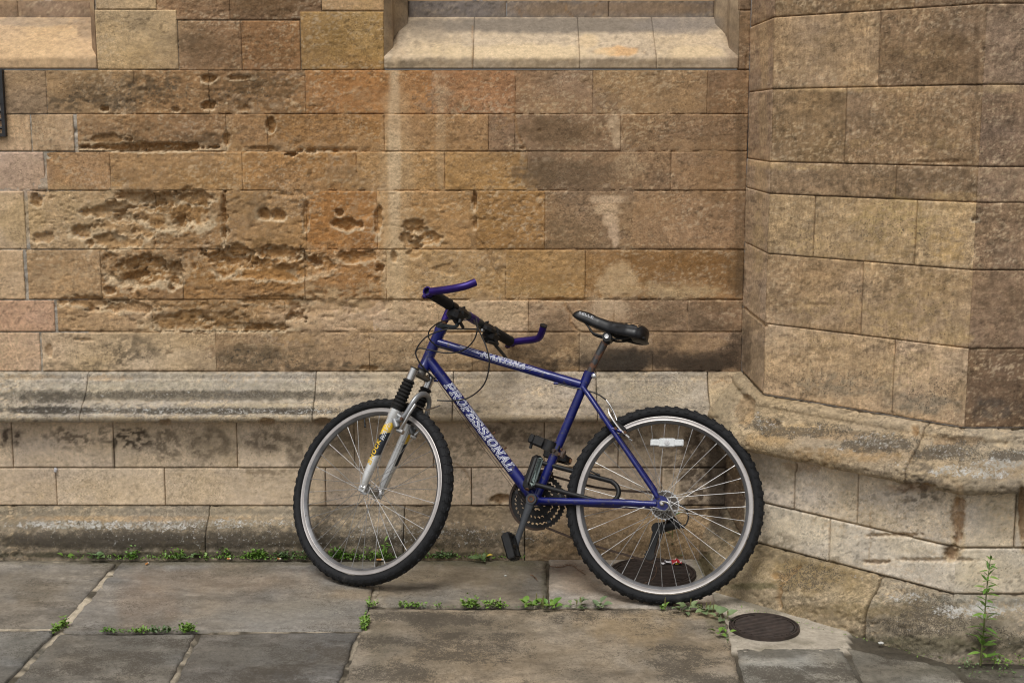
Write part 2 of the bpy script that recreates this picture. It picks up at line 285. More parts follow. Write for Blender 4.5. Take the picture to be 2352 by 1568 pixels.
# colour marks: (x, y, rx, ry, (r,g,b), strength, ragged)
CM = [
 (180, 235, 120, 24, (92, 78, 60), .6, .9), (340, 190, 90, 26, (90, 74, 54), .6, .9), (600, 200, 120, 26, (98, 76, 50), .55, .9), (440, 100, 50, 40, (100, 82, 60), .5, .9), (1270, 395, 120, 34, (108, 88, 66), .6, .8), (1260, 300, 90, 34, (112, 90, 66), .55, .8), (1300, 520, 60, 50, (122, 100, 74), .45, .8), (2120, 110, 120, 80, (116, 94, 68), .4, .9), (2100, 290, 130, 70, (118, 96, 70), .4, .9), (2100, 418, 140, 26, (112, 92, 68), .5, .9), (1850, 130, 60, 60, (166, 140, 106), .35, .9), (2060, 1395, 160, 30, (92, 86, 68), .5, .9), (2300, 1480, 120, 22, (80, 76, 60), .65, .7), (1950, 1470, 170, 14, (76, 74, 56), .7, .7),
 (600, 850, 560, 7, (92, 76, 58), .5, .8), (1380, 435, 170, 6, (100, 80, 60), .5, .8), (1460, 570, 240, 6, (104, 84, 62), .45, .8), (1500, 686, 200, 6, (92, 74, 54), .6, .8), (560, 759, 420, 6, (92, 70, 46), .6, .8), (700, 262, 460, 6, (104, 78, 50), .4, .8), (1700, 300, 14, 130, (104, 84, 62), .5, .6), (1700, 640, 16, 60, (92, 74, 54), .6, .6),
 (200, 460, 90, 40, (178, 152, 116), .45, .9), (150, 640, 80, 40, (180, 154, 120), .4, .9), (1080, 740, 180, 40, (190, 164, 130), .4, .8), (300, 300, 130, 26, (120, 96, 70), .4, .8), (1130, 510, 60, 50, (156, 120, 72), .3, .9), (730, 215, 60, 30, (176, 134, 92), .5, .95), (880, 225, 60, 26, (180, 138, 96), .5, .95), (1090, 215, 70, 30, (176, 132, 92), .5, .95),
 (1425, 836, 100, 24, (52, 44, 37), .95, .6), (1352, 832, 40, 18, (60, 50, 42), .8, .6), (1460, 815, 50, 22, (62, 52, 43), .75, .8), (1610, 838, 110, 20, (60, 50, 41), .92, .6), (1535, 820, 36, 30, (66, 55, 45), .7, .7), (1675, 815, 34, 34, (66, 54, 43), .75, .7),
 (1420, 640, 46, 46, (204, 176, 138), .7, .7), (1385, 655, 20, 26, (200, 172, 134), .7, .6), (1580, 672, 110, 14, (196, 170, 130), .55, .8), (1400, 705, 50, 22, (198, 174, 144), .7, .5), (1350, 800, 26, 40, (190, 166, 134), .7, .6), (1420, 770, 60, 26, (186, 164, 134), .6, .7),
 (1270, 835, 60, 20, (74, 62, 50), .75, .7), (1250, 790, 50, 46, (112, 94, 74), .5, .8), (1280, 735, 34, 30, (118, 98, 76), .55, .8), (1500, 735, 60, 34, (120, 98, 74), .55, .8), (1640, 748, 60, 16, (92, 75, 58), .65, .7), (1640, 705, 60, 14, (110, 88, 64), .5, .8),
 (1285, 560, 120, 12, (118, 96, 70), .4, .8), (1240, 640, 80, 30, (146, 116, 76), .4, .8), (1700, 500, 16, 200, (112, 92, 70), .5, .6), (1240, 665, 90, 14, (178, 148, 102), .5, .7),
 (1500, 18, 240, 16, (126, 104, 82), .5, .6), (905, 60, 12, 80, (128, 102, 70), .4, .5), (760, 90, 50, 50, (148, 116, 66), .35, .8), (840, 60, 40, 60, (186, 154, 104), .35, .8),
 (906, 360, 19, 270, (218, 194, 160), .8, .22), (910, 420, 46, 330, (200, 170, 130), .45, .5), (905, 640, 30, 110, (204, 178, 142), .5, .5), (1013, 230, 22, 90, (200, 172, 136), .32, .7), (1012, 330, 13, 130, (200, 174, 138), .26, .5),
 (905, 600, 38, 130, (198, 170, 130), .4, .5), (935, 250, 60, 90, (178, 140, 100), .3, .5),
 (1410, 282, 18, 26, (196, 170, 138), .75, .7), (1418, 318, 14, 32, (196, 170, 138), .75, .5), (1440, 380, 55, 34, (178, 152, 120), .65, .7), (1398, 458, 50, 13, (206, 178, 146), .8, .6), (1396, 480, 36, 16, (204, 176, 142), .8, .6), (1402, 505, 24, 20, (206, 178, 146), .8, .5), (1410, 532, 15, 22, (208, 180, 150), .8, .4), (1414, 556, 9, 16, (208, 180, 150), .8, .4),
 (1420, 640, 55, 50, (190, 160, 120), .6, .8), (1530, 665, 150, 22, (184, 158, 120), .55, .8), (1395, 725, 60, 40, (190, 164, 134), .6, .7),
 (1290, 305, 100, 40, (112, 90, 66), .5, .6), (1330, 400, 110, 38, (110, 90, 68), .55, .6), (1240, 400, 60, 45, (112, 92, 68), .4, .6),
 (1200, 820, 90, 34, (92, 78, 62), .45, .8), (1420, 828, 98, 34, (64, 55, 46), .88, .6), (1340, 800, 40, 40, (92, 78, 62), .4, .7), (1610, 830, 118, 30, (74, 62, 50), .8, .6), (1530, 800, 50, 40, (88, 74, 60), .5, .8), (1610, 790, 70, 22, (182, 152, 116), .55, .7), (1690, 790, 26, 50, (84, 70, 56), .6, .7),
 (1560, 735, 90, 40, (112, 94, 74), .5, .8), (1390, 690, 12, 30, (190, 165, 130), .5, .5), (1340, 745, 26, 40, (190, 165, 132), .5, .7), (1300, 770, 30, 30, (120, 100, 80), .4, .7),
 (1650, 345, 70, 150, (120, 96, 70), .25, .6), (1690, 620, 30, 60, (104, 82, 56), .5, .6), (1540, 600, 150, 22, (134, 98, 56), .5, .7),
 (290, 215, 150, 45, (96, 78, 56), .5, .9), (560, 205, 130, 45, (108, 84, 56), .5, .9), (60, 235, 80, 36, (116, 98, 76), .5, .8), (350, 330, 170, 24, (98, 78, 54), .55, .9), (600, 110, 190, 50, (118, 90, 60), .35, .9),
 (470, 110, 60, 60, (112, 88, 62), .4, .8), (620, 15, 110, 30, (104, 80, 54), .5, .8), (480, 320, 60, 22, (90, 72, 52), .6, .8),
 (560, 470, 60, 40, (126, 104, 76), .4, .8), (130, 480, 60, 60, (176, 150, 112), .4, .8), (400, 500, 110, 60, (112, 88, 58), .55, .8), (300, 520, 110, 40, (122, 100, 70), .4, .9),
 (795, 600, 90, 90, (164, 112, 60), .35, .8), (540, 620, 160, 50, (160, 118, 66), .35, .8), (330, 620, 90, 45, (120, 92, 58), .5, .8), (640, 640, 120, 40, (150, 108, 62), .4, .8),
 (770, 690, 130, 50, (190, 162, 124), .55, .9), (620, 560, 60, 20, (120, 92, 56), .6, .9), (720, 730, 140, 40, (182, 154, 122), .5, .8), (980, 740, 130, 40, (180, 154, 120), .4, .8),
 (1050, 640, 70, 30, (186, 160, 122), .4, .9), (440, 740, 110, 22, (122, 98, 66), .6, .8), (560, 745, 100, 20, (116, 92, 62), .5, .8), (230, 700, 60, 20, (128, 106, 76), .6, .9),
 (300, 800, 90, 34, (98, 86, 68), .5, 1.0), (590, 818, 90, 36, (94, 80, 60), .6, .8), (740, 838, 120, 16, (92, 78, 62), .6, .9), (700, 800, 60, 40, (104, 90, 70), .35, 1.0), (950, 800, 70, 30, (112, 96, 74), .3, 1.0), (930, 842, 160, 12, (96, 84, 66), .5, .8), (1100, 838, 100, 16, (88, 74, 58), .55, .8), (180, 840, 110, 14, (104, 92, 74), .5, .9),
 (60, 400, 80, 60, (184, 156, 130), .5, .6), (50, 510, 60, 60, (182, 154, 110), .5, .6),
 # window sills and surrounds
 (1290, 58, 440, 24, (118, 108, 96), .9, .4), (1560, 56, 120, 30, (132, 122, 112), .7, .5), (980, 70, 60, 34, (142, 128, 110), .6, .4), (1420, 118, 60, 14, (204, 158, 104), .7, .5), (1180, 120, 260, 22, (208, 184, 146), .6, .6), (1600, 120, 90, 18, (208, 184, 146), .6, .5), (1350, 96, 30, 20, (206, 178, 136), .5, .4),
 (1290, 146, 400, 12, (128, 108, 82), .45, .8), (930, 148, 60, 10, (104, 90, 70), .6, .7), (1690, 100, 30, 90, (118, 96, 72), .35, .6), (100, 100, 130, 50, (198, 168, 128), .35, .7), (195, 60, 26, 40, (120, 104, 88), .5, .5), (80, 50, 130, 14, (138, 126, 112), .5, .6),
 (1400, 22, 260, 22, (148, 124, 98), .5, .5), (1230, 20, 90, 22, (138, 116, 92), .5, .5),
 # pale band at the outer arris of the bay, dark strip in the inner corner
 (1756, 120, 14, 120, (190, 160, 122), .7, .6), (1752, 280, 14, 80, (186, 158, 122), .7, .6), (1758, 375, 60, 10, (196, 166, 126), .75, .6), (1748, 420, 18, 60, (184, 156, 118), .6, .6), (1742, 560, 18, 90, (188, 162, 122), .6, .7), (1735, 700, 16, 60, (176, 150, 116), .5, .6), (1738, 830, 30, 60, (152, 132, 104), .6, .6), (1716, 800, 12, 70, (84, 70, 54), .6, .5),
 (1990, 205, 250, 9, (176, 148, 108), .5, .8), (2300, 203, 60, 14, (182, 156, 120), .6, .6), (2070, 235, 90, 10, (166, 140, 104), .2, 1), (1830, 385, 110, 8, (186, 158, 116), .55, .8), (2190, 452, 80, 12, (176, 148, 106), .6, .8), (1850, 560, 50, 40, (176, 150, 110), .6, 1.0), (2050, 500, 130, 60, (180, 154, 108), .6, 1.2), (2180, 560, 50, 50, (180, 150, 104), .6, 1.0), (1990, 570, 140, 30, (178, 150, 108), .5, 1.1), (2160, 330, 60, 14, (162, 136, 98), .5, 1.0), (1980, 330, 70, 14, (162, 134, 96), .5, 1.0), (1900, 110, 90, 60, (158, 132, 98), .35, 1.1), (2130, 120, 70, 8, (182, 152, 112), .5, 1.0), (2180, 120, 60, 70, (104, 82, 58), .3, .8),
 (1900, 700, 140, 40, (170, 144, 106), .5, 1.1), (2100, 720, 140, 60, (172, 146, 106), .55, 1.1), (2140, 650, 90, 40, (160, 134, 96), .5, 1.1), (1860, 640, 80, 40, (120, 96, 68), .3, 1), (2190, 770, 50, 30, (186, 158, 114), .5, .8),
 (1880, 810, 120, 30, (132, 110, 80), .45, 1.1), (1950, 885, 160, 30, (146, 132, 110), .55, .9), (2120, 930, 100, 30, (140, 130, 112), .6, .8), (2200, 880, 26, 70, (120, 104, 80), .5, 1.0), (1900, 780, 60, 20, (180, 152, 112), .4, 1), (2100, 850, 100, 60, (184, 160, 122), .4, 1),
 (2290, 940, 70, 34, (84, 76, 68), .6, .7), (2290, 280, 8, 30, (70, 58, 48), .0, .3), (2243, 120, 8, 110, (96, 76, 56), .5, .4), (2236, 300, 8, 90, (96, 76, 56), .4, .4), (2290, 690, 60, 70, (112, 90, 66), .25, 1), (2240, 505, 16, 9, (150, 140, 122), .8, .4),
 # string course
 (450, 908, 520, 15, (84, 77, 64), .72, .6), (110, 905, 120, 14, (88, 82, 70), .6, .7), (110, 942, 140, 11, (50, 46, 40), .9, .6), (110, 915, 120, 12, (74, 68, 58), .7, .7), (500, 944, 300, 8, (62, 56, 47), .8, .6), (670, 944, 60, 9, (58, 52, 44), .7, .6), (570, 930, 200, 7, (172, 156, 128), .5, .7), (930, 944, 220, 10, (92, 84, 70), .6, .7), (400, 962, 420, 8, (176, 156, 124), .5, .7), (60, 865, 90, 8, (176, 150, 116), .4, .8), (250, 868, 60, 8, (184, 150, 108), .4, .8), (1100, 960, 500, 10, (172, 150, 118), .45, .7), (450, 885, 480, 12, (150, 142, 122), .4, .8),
 (1500, 905, 130, 30, (142, 132, 112), .4, .8), (1670, 930, 60, 60, (156, 142, 116), .5, .8), (1830, 985, 100, 16, (196, 168, 126), .55, .7), (1950, 1045, 200, 22, (140, 112, 74), .5, .7), (1760, 1010, 60, 25, (160, 132, 92), .5, .8), (2080, 1000, 100, 12, (176, 150, 112), .4, .8), (2300, 1080, 80, 30, (134, 112, 82), .4, .7),
 # lower ashlar: black runs beneath the string course, darker inner corner by the bay
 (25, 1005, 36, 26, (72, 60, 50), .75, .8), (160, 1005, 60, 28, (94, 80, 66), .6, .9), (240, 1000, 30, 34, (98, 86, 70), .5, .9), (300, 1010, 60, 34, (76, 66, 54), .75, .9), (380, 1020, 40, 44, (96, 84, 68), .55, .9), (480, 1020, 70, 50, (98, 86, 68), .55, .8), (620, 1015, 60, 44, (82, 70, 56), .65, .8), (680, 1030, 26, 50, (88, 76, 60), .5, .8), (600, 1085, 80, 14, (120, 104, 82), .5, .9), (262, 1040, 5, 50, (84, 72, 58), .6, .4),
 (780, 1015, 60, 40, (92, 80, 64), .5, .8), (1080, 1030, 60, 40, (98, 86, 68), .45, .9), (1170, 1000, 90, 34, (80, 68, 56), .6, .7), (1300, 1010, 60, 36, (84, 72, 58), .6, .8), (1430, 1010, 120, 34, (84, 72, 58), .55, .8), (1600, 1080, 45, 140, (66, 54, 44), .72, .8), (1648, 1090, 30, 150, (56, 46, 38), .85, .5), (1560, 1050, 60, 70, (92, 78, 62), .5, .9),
 (1150, 1148, 40, 14, (98, 84, 64), .6, .8), (400, 1120, 380, 40, (186, 164, 130), .25, .8),
 (2110, 1110, 60, 70, (96, 86, 74), .6, .9), (2205, 1185, 17, 76, (160, 130, 98), .6, .7), (2185, 1270, 26, 26, (84, 74, 62), .75, .6), (2345, 1150, 14, 60, (84, 76, 66), .7, .6), (2350, 1200, 12, 60, (160, 130, 98), .4, .6), (1790, 1090, 60, 50, (146, 132, 110), .4, .8), (2000, 1180, 130, 60, (190, 170, 138), .25, .9),
 # base plinth
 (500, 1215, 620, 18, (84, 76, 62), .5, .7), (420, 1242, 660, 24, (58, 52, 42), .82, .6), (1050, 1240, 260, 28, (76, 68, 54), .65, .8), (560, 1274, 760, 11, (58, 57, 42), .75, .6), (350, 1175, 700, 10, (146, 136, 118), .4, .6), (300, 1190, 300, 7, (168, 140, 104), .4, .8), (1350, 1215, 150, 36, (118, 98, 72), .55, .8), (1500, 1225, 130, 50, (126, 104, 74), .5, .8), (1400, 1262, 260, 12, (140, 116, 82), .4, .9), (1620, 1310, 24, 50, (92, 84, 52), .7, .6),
 (1860, 1320, 130, 50, (132, 112, 76), .6, .8), (1780, 1260, 60, 40, (110, 98, 78), .5, .9), (2080, 1410, 110, 40, (94, 82, 62), .55, .8), (2260, 1440, 150, 40, (104, 96, 78), .5, .8), (2120, 1480, 130, 26, (92, 88, 66), .6, .6), (1940, 1400, 150, 20, (126, 108, 74), .4, .8), (2250, 1375, 130, 16, (150, 146, 134), .55, .7), (1730, 1345, 80, 10, (92, 88, 58), .6, .6),
]
# pale lichen / dark crust speckle: (x, y, rx, ry, lichen, crust, ragged)
SM = [
 (1830, 990, 130, 20, .5, .85, .7), (2010, 1022, 120, 22, .5, .9, .7), (2160, 1040, 100, 24, .4, .95, .6), (2320, 1048, 80, 14, .3, .95, .5), (1750, 975, 60, 24, .4, .8, .8), (2260, 1085, 120, 26, .78, .1, .8), (1860, 1320, 120, 60, .2, .6, 1), (2120, 1430, 160, 50, .4, .65, 1), (2250, 1400, 110, 24, 1.0, .3, .8),
 (430, 905, 640, 14, .45, .62, .6), (430, 943, 620, 11, .72, .80, .6), (110, 925, 200, 46, .45, .50, .7), (700, 945, 200, 10, .7, .7, .5), (900, 925, 240, 36, .42, .42, .8), (1450, 930, 380, 36, .32, .34, .8), (430, 880, 640, 16, .25, .3, .7), (1230, 880, 500, 30, .2, .26, .8),
 (1760, 970, 60, 30, .65, .62, .8), (1880, 985, 140, 26, .45, .62, .8), (2020, 1010, 120, 30, .68, .72, .7), (2180, 1035, 120, 34, .6, .74, .7), (2330, 1040, 80, 16, .6, .8, .6), (2300, 1065, 90, 18, .9, .2, .7), (2190, 1080, 80, 20, .85, .2, .7), (1900, 1030, 150, 24, .55, .25, .9), (2060, 1070, 60, 30, .55, .2, .8), (1700, 950, 60, 50, .3, .4, .8),
 (300, 1205, 420, 16, .82, .40, .7), (500, 1200, 300, 14, .75, .35, .7), (700, 1235, 900, 40, .50, .55, .8), (250, 1240, 400, 34, .42, .75, .7), (1100, 1230, 200, 34, .55, .35, .9), (150, 1205, 200, 16, .9, .5, .7), (950, 1215, 300, 30, .6, .3, .8),
 (2080, 1370, 90, 18, .75, .2, .7), (2200, 1400, 90, 26, .82, .45, .7), (2330, 1390, 60, 30, .75, .2, .7), (2150, 1400, 120, 60, .45, .6, .9), (1860, 1300, 120, 50, .2, .42, .9), (2300, 1460, 90, 50, .45, .5, .9), (2000, 1320, 100, 16, .5, .2, .8), (2110, 1480, 120, 30, .3, .4, .8),
 (300, 810, 190, 36, .0, .42, 1.0), (600, 820, 200, 30, .0, .48, .9), (900, 820, 260, 30, .05, .38, 1.0), (1200, 800, 160, 50, .0, .30, 1.0), (1420, 825, 110, 34, .0, .52, .7), (1610, 828, 110, 26, .0, .45, .7), (300, 215, 280, 50, .12, .45, .9), (560, 210, 150, 50, .1, .42, .9),
 (550, 730, 500, 36, .22, .12, .9), (820, 670, 160, 40, .35, .0, .9), (400, 560, 420, 150, .12, .20, 1.0), (950, 590, 200, 120, .1, .16, 1.0), (620, 90, 200, 70, .1, .3, 1), (1100, 690, 300, 60, .12, .14, 1), (1500, 740, 200, 50, .06, .26, 1),
 (1880, 560, 110, 60, .2, .36, 1), (2050, 520, 150, 70, .06, .42, 1), (1900, 880, 170, 60, .12, .44, .9), (2140, 900, 110, 70, .2, .46, .9), (1950, 700, 180, 80, .08, .34, 1), (2130, 690, 120, 90, .08, .34, 1), (2000, 290, 240, 80, .05, .3, 1), (2100, 110, 140, 90, .08, .3, 1), (1900, 120, 130, 90, .14, .24, 1), (1990, 415, 240, 34, .08, .36, 1), (2300, 500, 70, 100, .1, .26, 1), (2300, 150, 80, 120, .08, .2, 1),
 (400, 1025, 700, 50, .0, .24, 1), (600, 1120, 700, 40, .0, .10, 1), (1640, 1080, 90, 150, .0, .40, .8), (1480, 1230, 200, 60, .15, .25, .9),
]
# losses: (x, y, rx, ry, depth mm, ragged)
PM = [
 (345, 338, 175, 13, 24, .5), (250, 320, 60, 14, 10, .8), (310, 452, 52, 17, 20, .7), (400, 488, 100, 46, 18, .9), (455, 452, 50, 22, 20, .9), (235, 488, 60, 16, 16, .8), (430, 480, 60, 50, 10, .9), (300, 520, 90, 34, 12, 1.0),
 (608, 492, 22, 17, 20, .35), (638, 494, 22, 17, 20, .35), (795, 515, 40, 20, 22, .6), (780, 488, 12, 12, 20, .6), (84, 460, 17, 20, 16, .5), (185, 532, 32, 20, 16, .7), (100, 546, 28, 16, 10, .9), (265, 555, 70, 22, 14, .9),
 (514, 500, 8, 70, 20, .7), (702, 490, 10, 50, 12, .8), (330, 620, 100, 42, 14, .8), (402, 630, 22, 40, 24, .6), (250, 610, 22, 40, 10, .9), (545, 575, 30, 22, 16, .8), (640, 580, 70, 16, 18, .7), (520, 612, 36, 30, 16, .8), (600, 625, 120, 24, 12, 1.0), (820, 590, 60, 18, 12, .9), (720, 610, 60, 30, 10, 1.0),
 (868, 505, 12, 46, 14, .8), (955, 518, 34, 20, 14, .8), (985, 545, 34, 20, 12, .8), (905, 590, 9, 15, 12, .5), (950, 580, 20, 14, 8, .9), (1090, 460, 8, 28, 22, .5), (1092, 510, 6, 20, 12, .5), (445, 612, 10, 10, 12, .5), (250, 668, 16, 12, 16, .6),
 (190, 692, 70, 16, 12, .8), (300, 705, 90, 16, 10, .9), (450, 735, 130, 26, 10, 1.0), (560, 752, 130, 12, 14, .8), (380, 745, 30, 18, 12, .8), (700, 705, 150, 24, 6, 1.0), (640, 690, 90, 14, 9, .9), (850, 700, 60, 24, 5, 1.0),
 (240, 250, 14, 9, 18, .5), (480, 180, 22, 14, 16, .6), (480, 242, 22, 14, 16, .7), (405, 252, 12, 9, 12, .6), (560, 250, 24, 9, 12, .7), (622, 288, 14, 22, 16, .6), (715, 347, 16, 7, 16, .6), (520, 320, 12, 26, 12, .7), (545, 178, 40, 8, 10, .8), (600, 342, 60, 6, 8, .8), (780, 345, 60, 5, 8, .8),
 (1025, 618, 30, 16, 6, .9), (1200, 340, 12, 6, 8, .6), (1150, 1146, 34, 13, 14, .6), (1240, 300, 6, 6, 3, .3), (110, 805, 14, 18, 8, .8), (190, 780, 30, 5, 6, .8), (850, 845, 30, 8, 10, .6), (1300, 688, 70, 5, 8, .7), (1000, 690, 40, 5, 8, .7),
 (2200, 1190, 20, 80, 16, .7), (2185, 1268, 22, 22, 18, .6), (2350, 1180, 12, 90, 14, .6), (2240, 503, 12, 8, 10, .5), (2010, 1290, 40, 6, 12, .7), (2150, 1285, 120, 5, 8, .8), (2060, 1228, 90, 5, 10, .7),
 (1795, 1320, 26, 12, 10, .7), (740, 968, 26, 10, 10, .4), (615, 968, 24, 9, 10, .4), (380, 970, 18, 8, 8, .4), (2100, 985, 12, 16, 14, .6), (1770, 970, 30, 12, 8, .8), (1930, 1000, 80, 14, 6, .9), (2200, 1010, 80, 12, 7, .9), (1850, 1072, 60, 14, 8, .8), (2090, 1120, 70, 12, 10, .8), (1712, 940, 30, 40, 8, .8),
 (2157, 372, 90, 4, 5, .7), (1848, 700, 80, 6, 2, .9), (2050, 800, 20, 20, 3, .8), (1715, 150, 5, 40, 4, .6),
]
FLAKE = [(340, 490, 190, 75, 1), (330, 620, 130, 62, 1), (630, 590, 230, 50, .95), (560, 735, 260, 34, .8), (840, 600, 80, 60, .7), (960, 545, 70, 50, .75), (350, 338, 190, 22, .9), (250, 700, 130, 26, .7), (480, 245, 200, 20, .40), (110, 510, 60, 70, .5), (760, 700, 220, 50, .55), (515, 500, 20, 70, .9), (700, 350, 200, 14, .6), (1050, 640, 100, 60, .35)]
CRK = [([(1183, 262), (1188, 305), (1200, 330), (1212, 348)], 1.6, 5), ([(1094, 545), (1118, 572), (1130, 610), (1150, 640)], 1.4, 4), ([(1296, 693), (1310, 720), (1312, 745), (1332, 762)], 2.0, 6),
 ([(1708, 704), (1735, 728), (1762, 750)], 1.5, 5), ([(1185, 12), (1192, 28), (1200, 38)], 1.2, 3), ([(1302, 6), (1300, 22), (1314, 38)], 1.2, 3), ([(1380, 0), (1368, 18), (1362, 38)], 1.2, 3),
 ([(1836, 1300), (1812, 1318), (1790, 1345), (1786, 1375), (1792, 1392)], 4.0, 14), ([(1045, 1064), (1068, 1078), (1078, 1100), (1086, 1120)], 1.4, 4), ([(1998, 1175), (2000, 1240), (1996, 1290)], 1.0, 3),
 ([(354, 520), (354, 572)], 1.5, 5), ([(1085, 60), (1086, 158)], 1.2, 3), ([(2070, 980), (2105, 1010), (2075, 1060), (2065, 1100)], 0.0, 0), ([(560, 100), (558, 158)], 1.0, 2), ([(1640, 880), (1660, 872), (1672, 880)], 1.5, 4), ([(1115, 760), (1010, 766)], 1.2, 4)]

TONE = 1.0; WARM = np.array([1.09, 1.045, 1.045])
def blob(u, v, x, y, rx, ry, rag, seed):
    r = np.sqrt(((u-x)/rx)**2+((v-y)/ry)**2)
    s = 0.5*min(rx, ry)+6
    n = fbm(u/s, v/s, 4, seed)-0.5
    return r-rag*1.1*n
def near(u0, u1, v0, v1, x, y, rx, ry, k=1.7): return not (u1 < x-rx*k or u0 > x+rx*k or v1 < y-ry*k or v0 > y+ry*k)
FIELD = 0.0
def paint(u, v, base, seed, vary=1.0):
    """albedo and speckle masks at surface positions"""
    b = lin(base); b = (b*.88+.12*(b@np.array([.3,.55,.15])))*TONE*WARM; fieldy = (FIELD and len(u) > 0); u0, u1, v0, v1 = u.min(), u.max(), v.min(), v.max()
    n = fbm(u/70+seed*3.1, v/45, 4, 5+seed); n2 = fbm(u/24, v/10, 3, 77)
    bb = b[None, :]
    if FIELD: bb = bb*(1-FIELD)+tone_field(u, v)*TONE*WARM*FIELD
    c = bb*(1+(n-0.5)[:, None]*0.46*vary)*(1+(n2-0.5)[:, None]*0.28*vary)
    hue = (fbm(u/110, v/60, 3, 300+seed)-0.5)[:, None]*np.array([0.08, 0.0, -0.22])*vary
    n4 = (fbm(u/9, v/6, 3, 78)-.5)[:, None]; c = c*(1+n4*.34*vary)
    fk = sst(.57, .67, fbm(u/7, v/4, 3, 79, .6))[:, None]*(.35+.65*sst(.4, .6, fbm(u/120, v/60, 3, 80)))[:, None]; c = c*(1-.48*fk*vary)+lin((206, 182, 148))*(.48*fk*vary)
    dk = sst(.60, .70, fbm(u/9+40, v/5, 3, 81, .6))[:, None]*(.3+.7*sst(.4, .6, fbm(u/140, v/60, 3, 82)))[:, None]; c = c*(1-.40*dk*vary)
    c = c*(1+hue)
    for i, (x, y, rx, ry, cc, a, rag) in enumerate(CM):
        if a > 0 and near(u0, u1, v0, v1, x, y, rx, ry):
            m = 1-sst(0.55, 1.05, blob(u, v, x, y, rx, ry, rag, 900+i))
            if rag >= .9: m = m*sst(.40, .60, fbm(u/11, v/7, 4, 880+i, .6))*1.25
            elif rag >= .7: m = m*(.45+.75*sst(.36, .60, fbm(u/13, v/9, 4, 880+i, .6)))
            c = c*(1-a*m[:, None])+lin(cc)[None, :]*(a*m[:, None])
    L = np.zeros_like(u); K = np.zeros_like(u)
    for i, (x, y, rx, ry, li, cr, rag) in enumerate(SM):
        if near(u0, u1, v0, v1, x, y, rx, ry):
            m = 1-sst(0.35, 1.2, blob(u, v, x, y, rx, ry, rag, 1500+i)); L = np.maximum(L, li*m); K = np.maximum(K, cr*m)
    return c, L, K
def losses(u, v, z_scale=0.00165):
    d = np.zeros_like(u); fl = np.zeros_like(u); lp = np.zeros_like(u); u0, u1, v0, v1 = u.min(), u.max(), v.min(), v.max()
    for i, (x, y, rx, ry, dp, rag) in enumerate(PM):
        if near(u0, u1, v0, v1, x, y, rx, ry):
            r = blob(u, v, x, y, rx, ry, rag, 2100+i)
            m = 1-sst(0.66, 0.86, r+.35*(fbm(u/5.5, v/5.5, 3, 2700+i)-.5))
            inner = 0.70+0.6*(fbm(u/9, v/9, 3, 2500+i)-0.5)
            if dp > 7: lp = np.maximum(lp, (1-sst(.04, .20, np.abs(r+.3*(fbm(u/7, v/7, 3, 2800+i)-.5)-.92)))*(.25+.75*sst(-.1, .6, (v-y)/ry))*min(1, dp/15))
            d = np.maximum(d, dp*0.00145*m*inner); fl = np.maximum(fl, m*min(1, dp/14))
    if u0 < 1120 and v0 < 800 and v1 > 150:
        M = np.zeros_like(u)
        for (x, y, rx, ry, a_) in FLAKE:
            M = np.maximum(M, a_*(1-sst(.35, 1.15, np.sqrt(((u-x)/rx)**2+((v-y)/ry)**2))))
        if M.max() > 0:
            def Ef(uu, vv): return (fbm(uu/52+3, vv/36, 6, 4040, .56)-.5)*1.5+(fbm(uu/8, vv/6, 2, 4041)-.5)*.10
            E_ = Ef(u, v)+M*.75-.30; E2 = Ef(u, v+5)+M*.75-.30
            c1 = sst(.41, .44, E_); c2 = sst(.60, .63, E_); dd = .021*c1+.016*c2+.004*c1*(fbm(u/10, v/7, 3, 4042)-.3)
            d = np.maximum(d, dd); fl = np.maximum(fl, .6*c1+.3*c2)
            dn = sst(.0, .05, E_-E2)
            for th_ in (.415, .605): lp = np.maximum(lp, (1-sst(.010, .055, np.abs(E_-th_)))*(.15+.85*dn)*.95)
    for (pl, wd, dp) in CRK:
        if wd <= 0: continue
        P = np.array(pl, float); 
        if not near(u0, u1, v0, v1, P[:, 0].mean(), P[:, 1].mean(), np.ptp(P[:, 0])/2+8, np.ptp(P[:, 1])/2+8, 1.2): continue
        dm = np.full_like(u, 1e9); uu = u+6*(fbm(u/9, v/9, 2, 61)-.5); vv = v+6*(fbm(u/9, v/9, 2, 62)-.5)
        for a, b in zip(P[:-1], P[1:]):
            ab = b-a; t = np.clip(((uu-a[0])*ab[0]+(vv-a[1])*ab[1])/(ab@ab), 0, 1)
            dm = np.minimum(dm, np.hypot(uu-a[0]-ab[0]*t, vv-a[1]-ab[1]*t))
        m = 1-sst(wd*0.6, wd*1.5+0.8, dm); d = np.maximum(d, dp*0.001*m); fl = np.maximum(fl, m*0.8)
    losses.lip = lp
    return d, fl

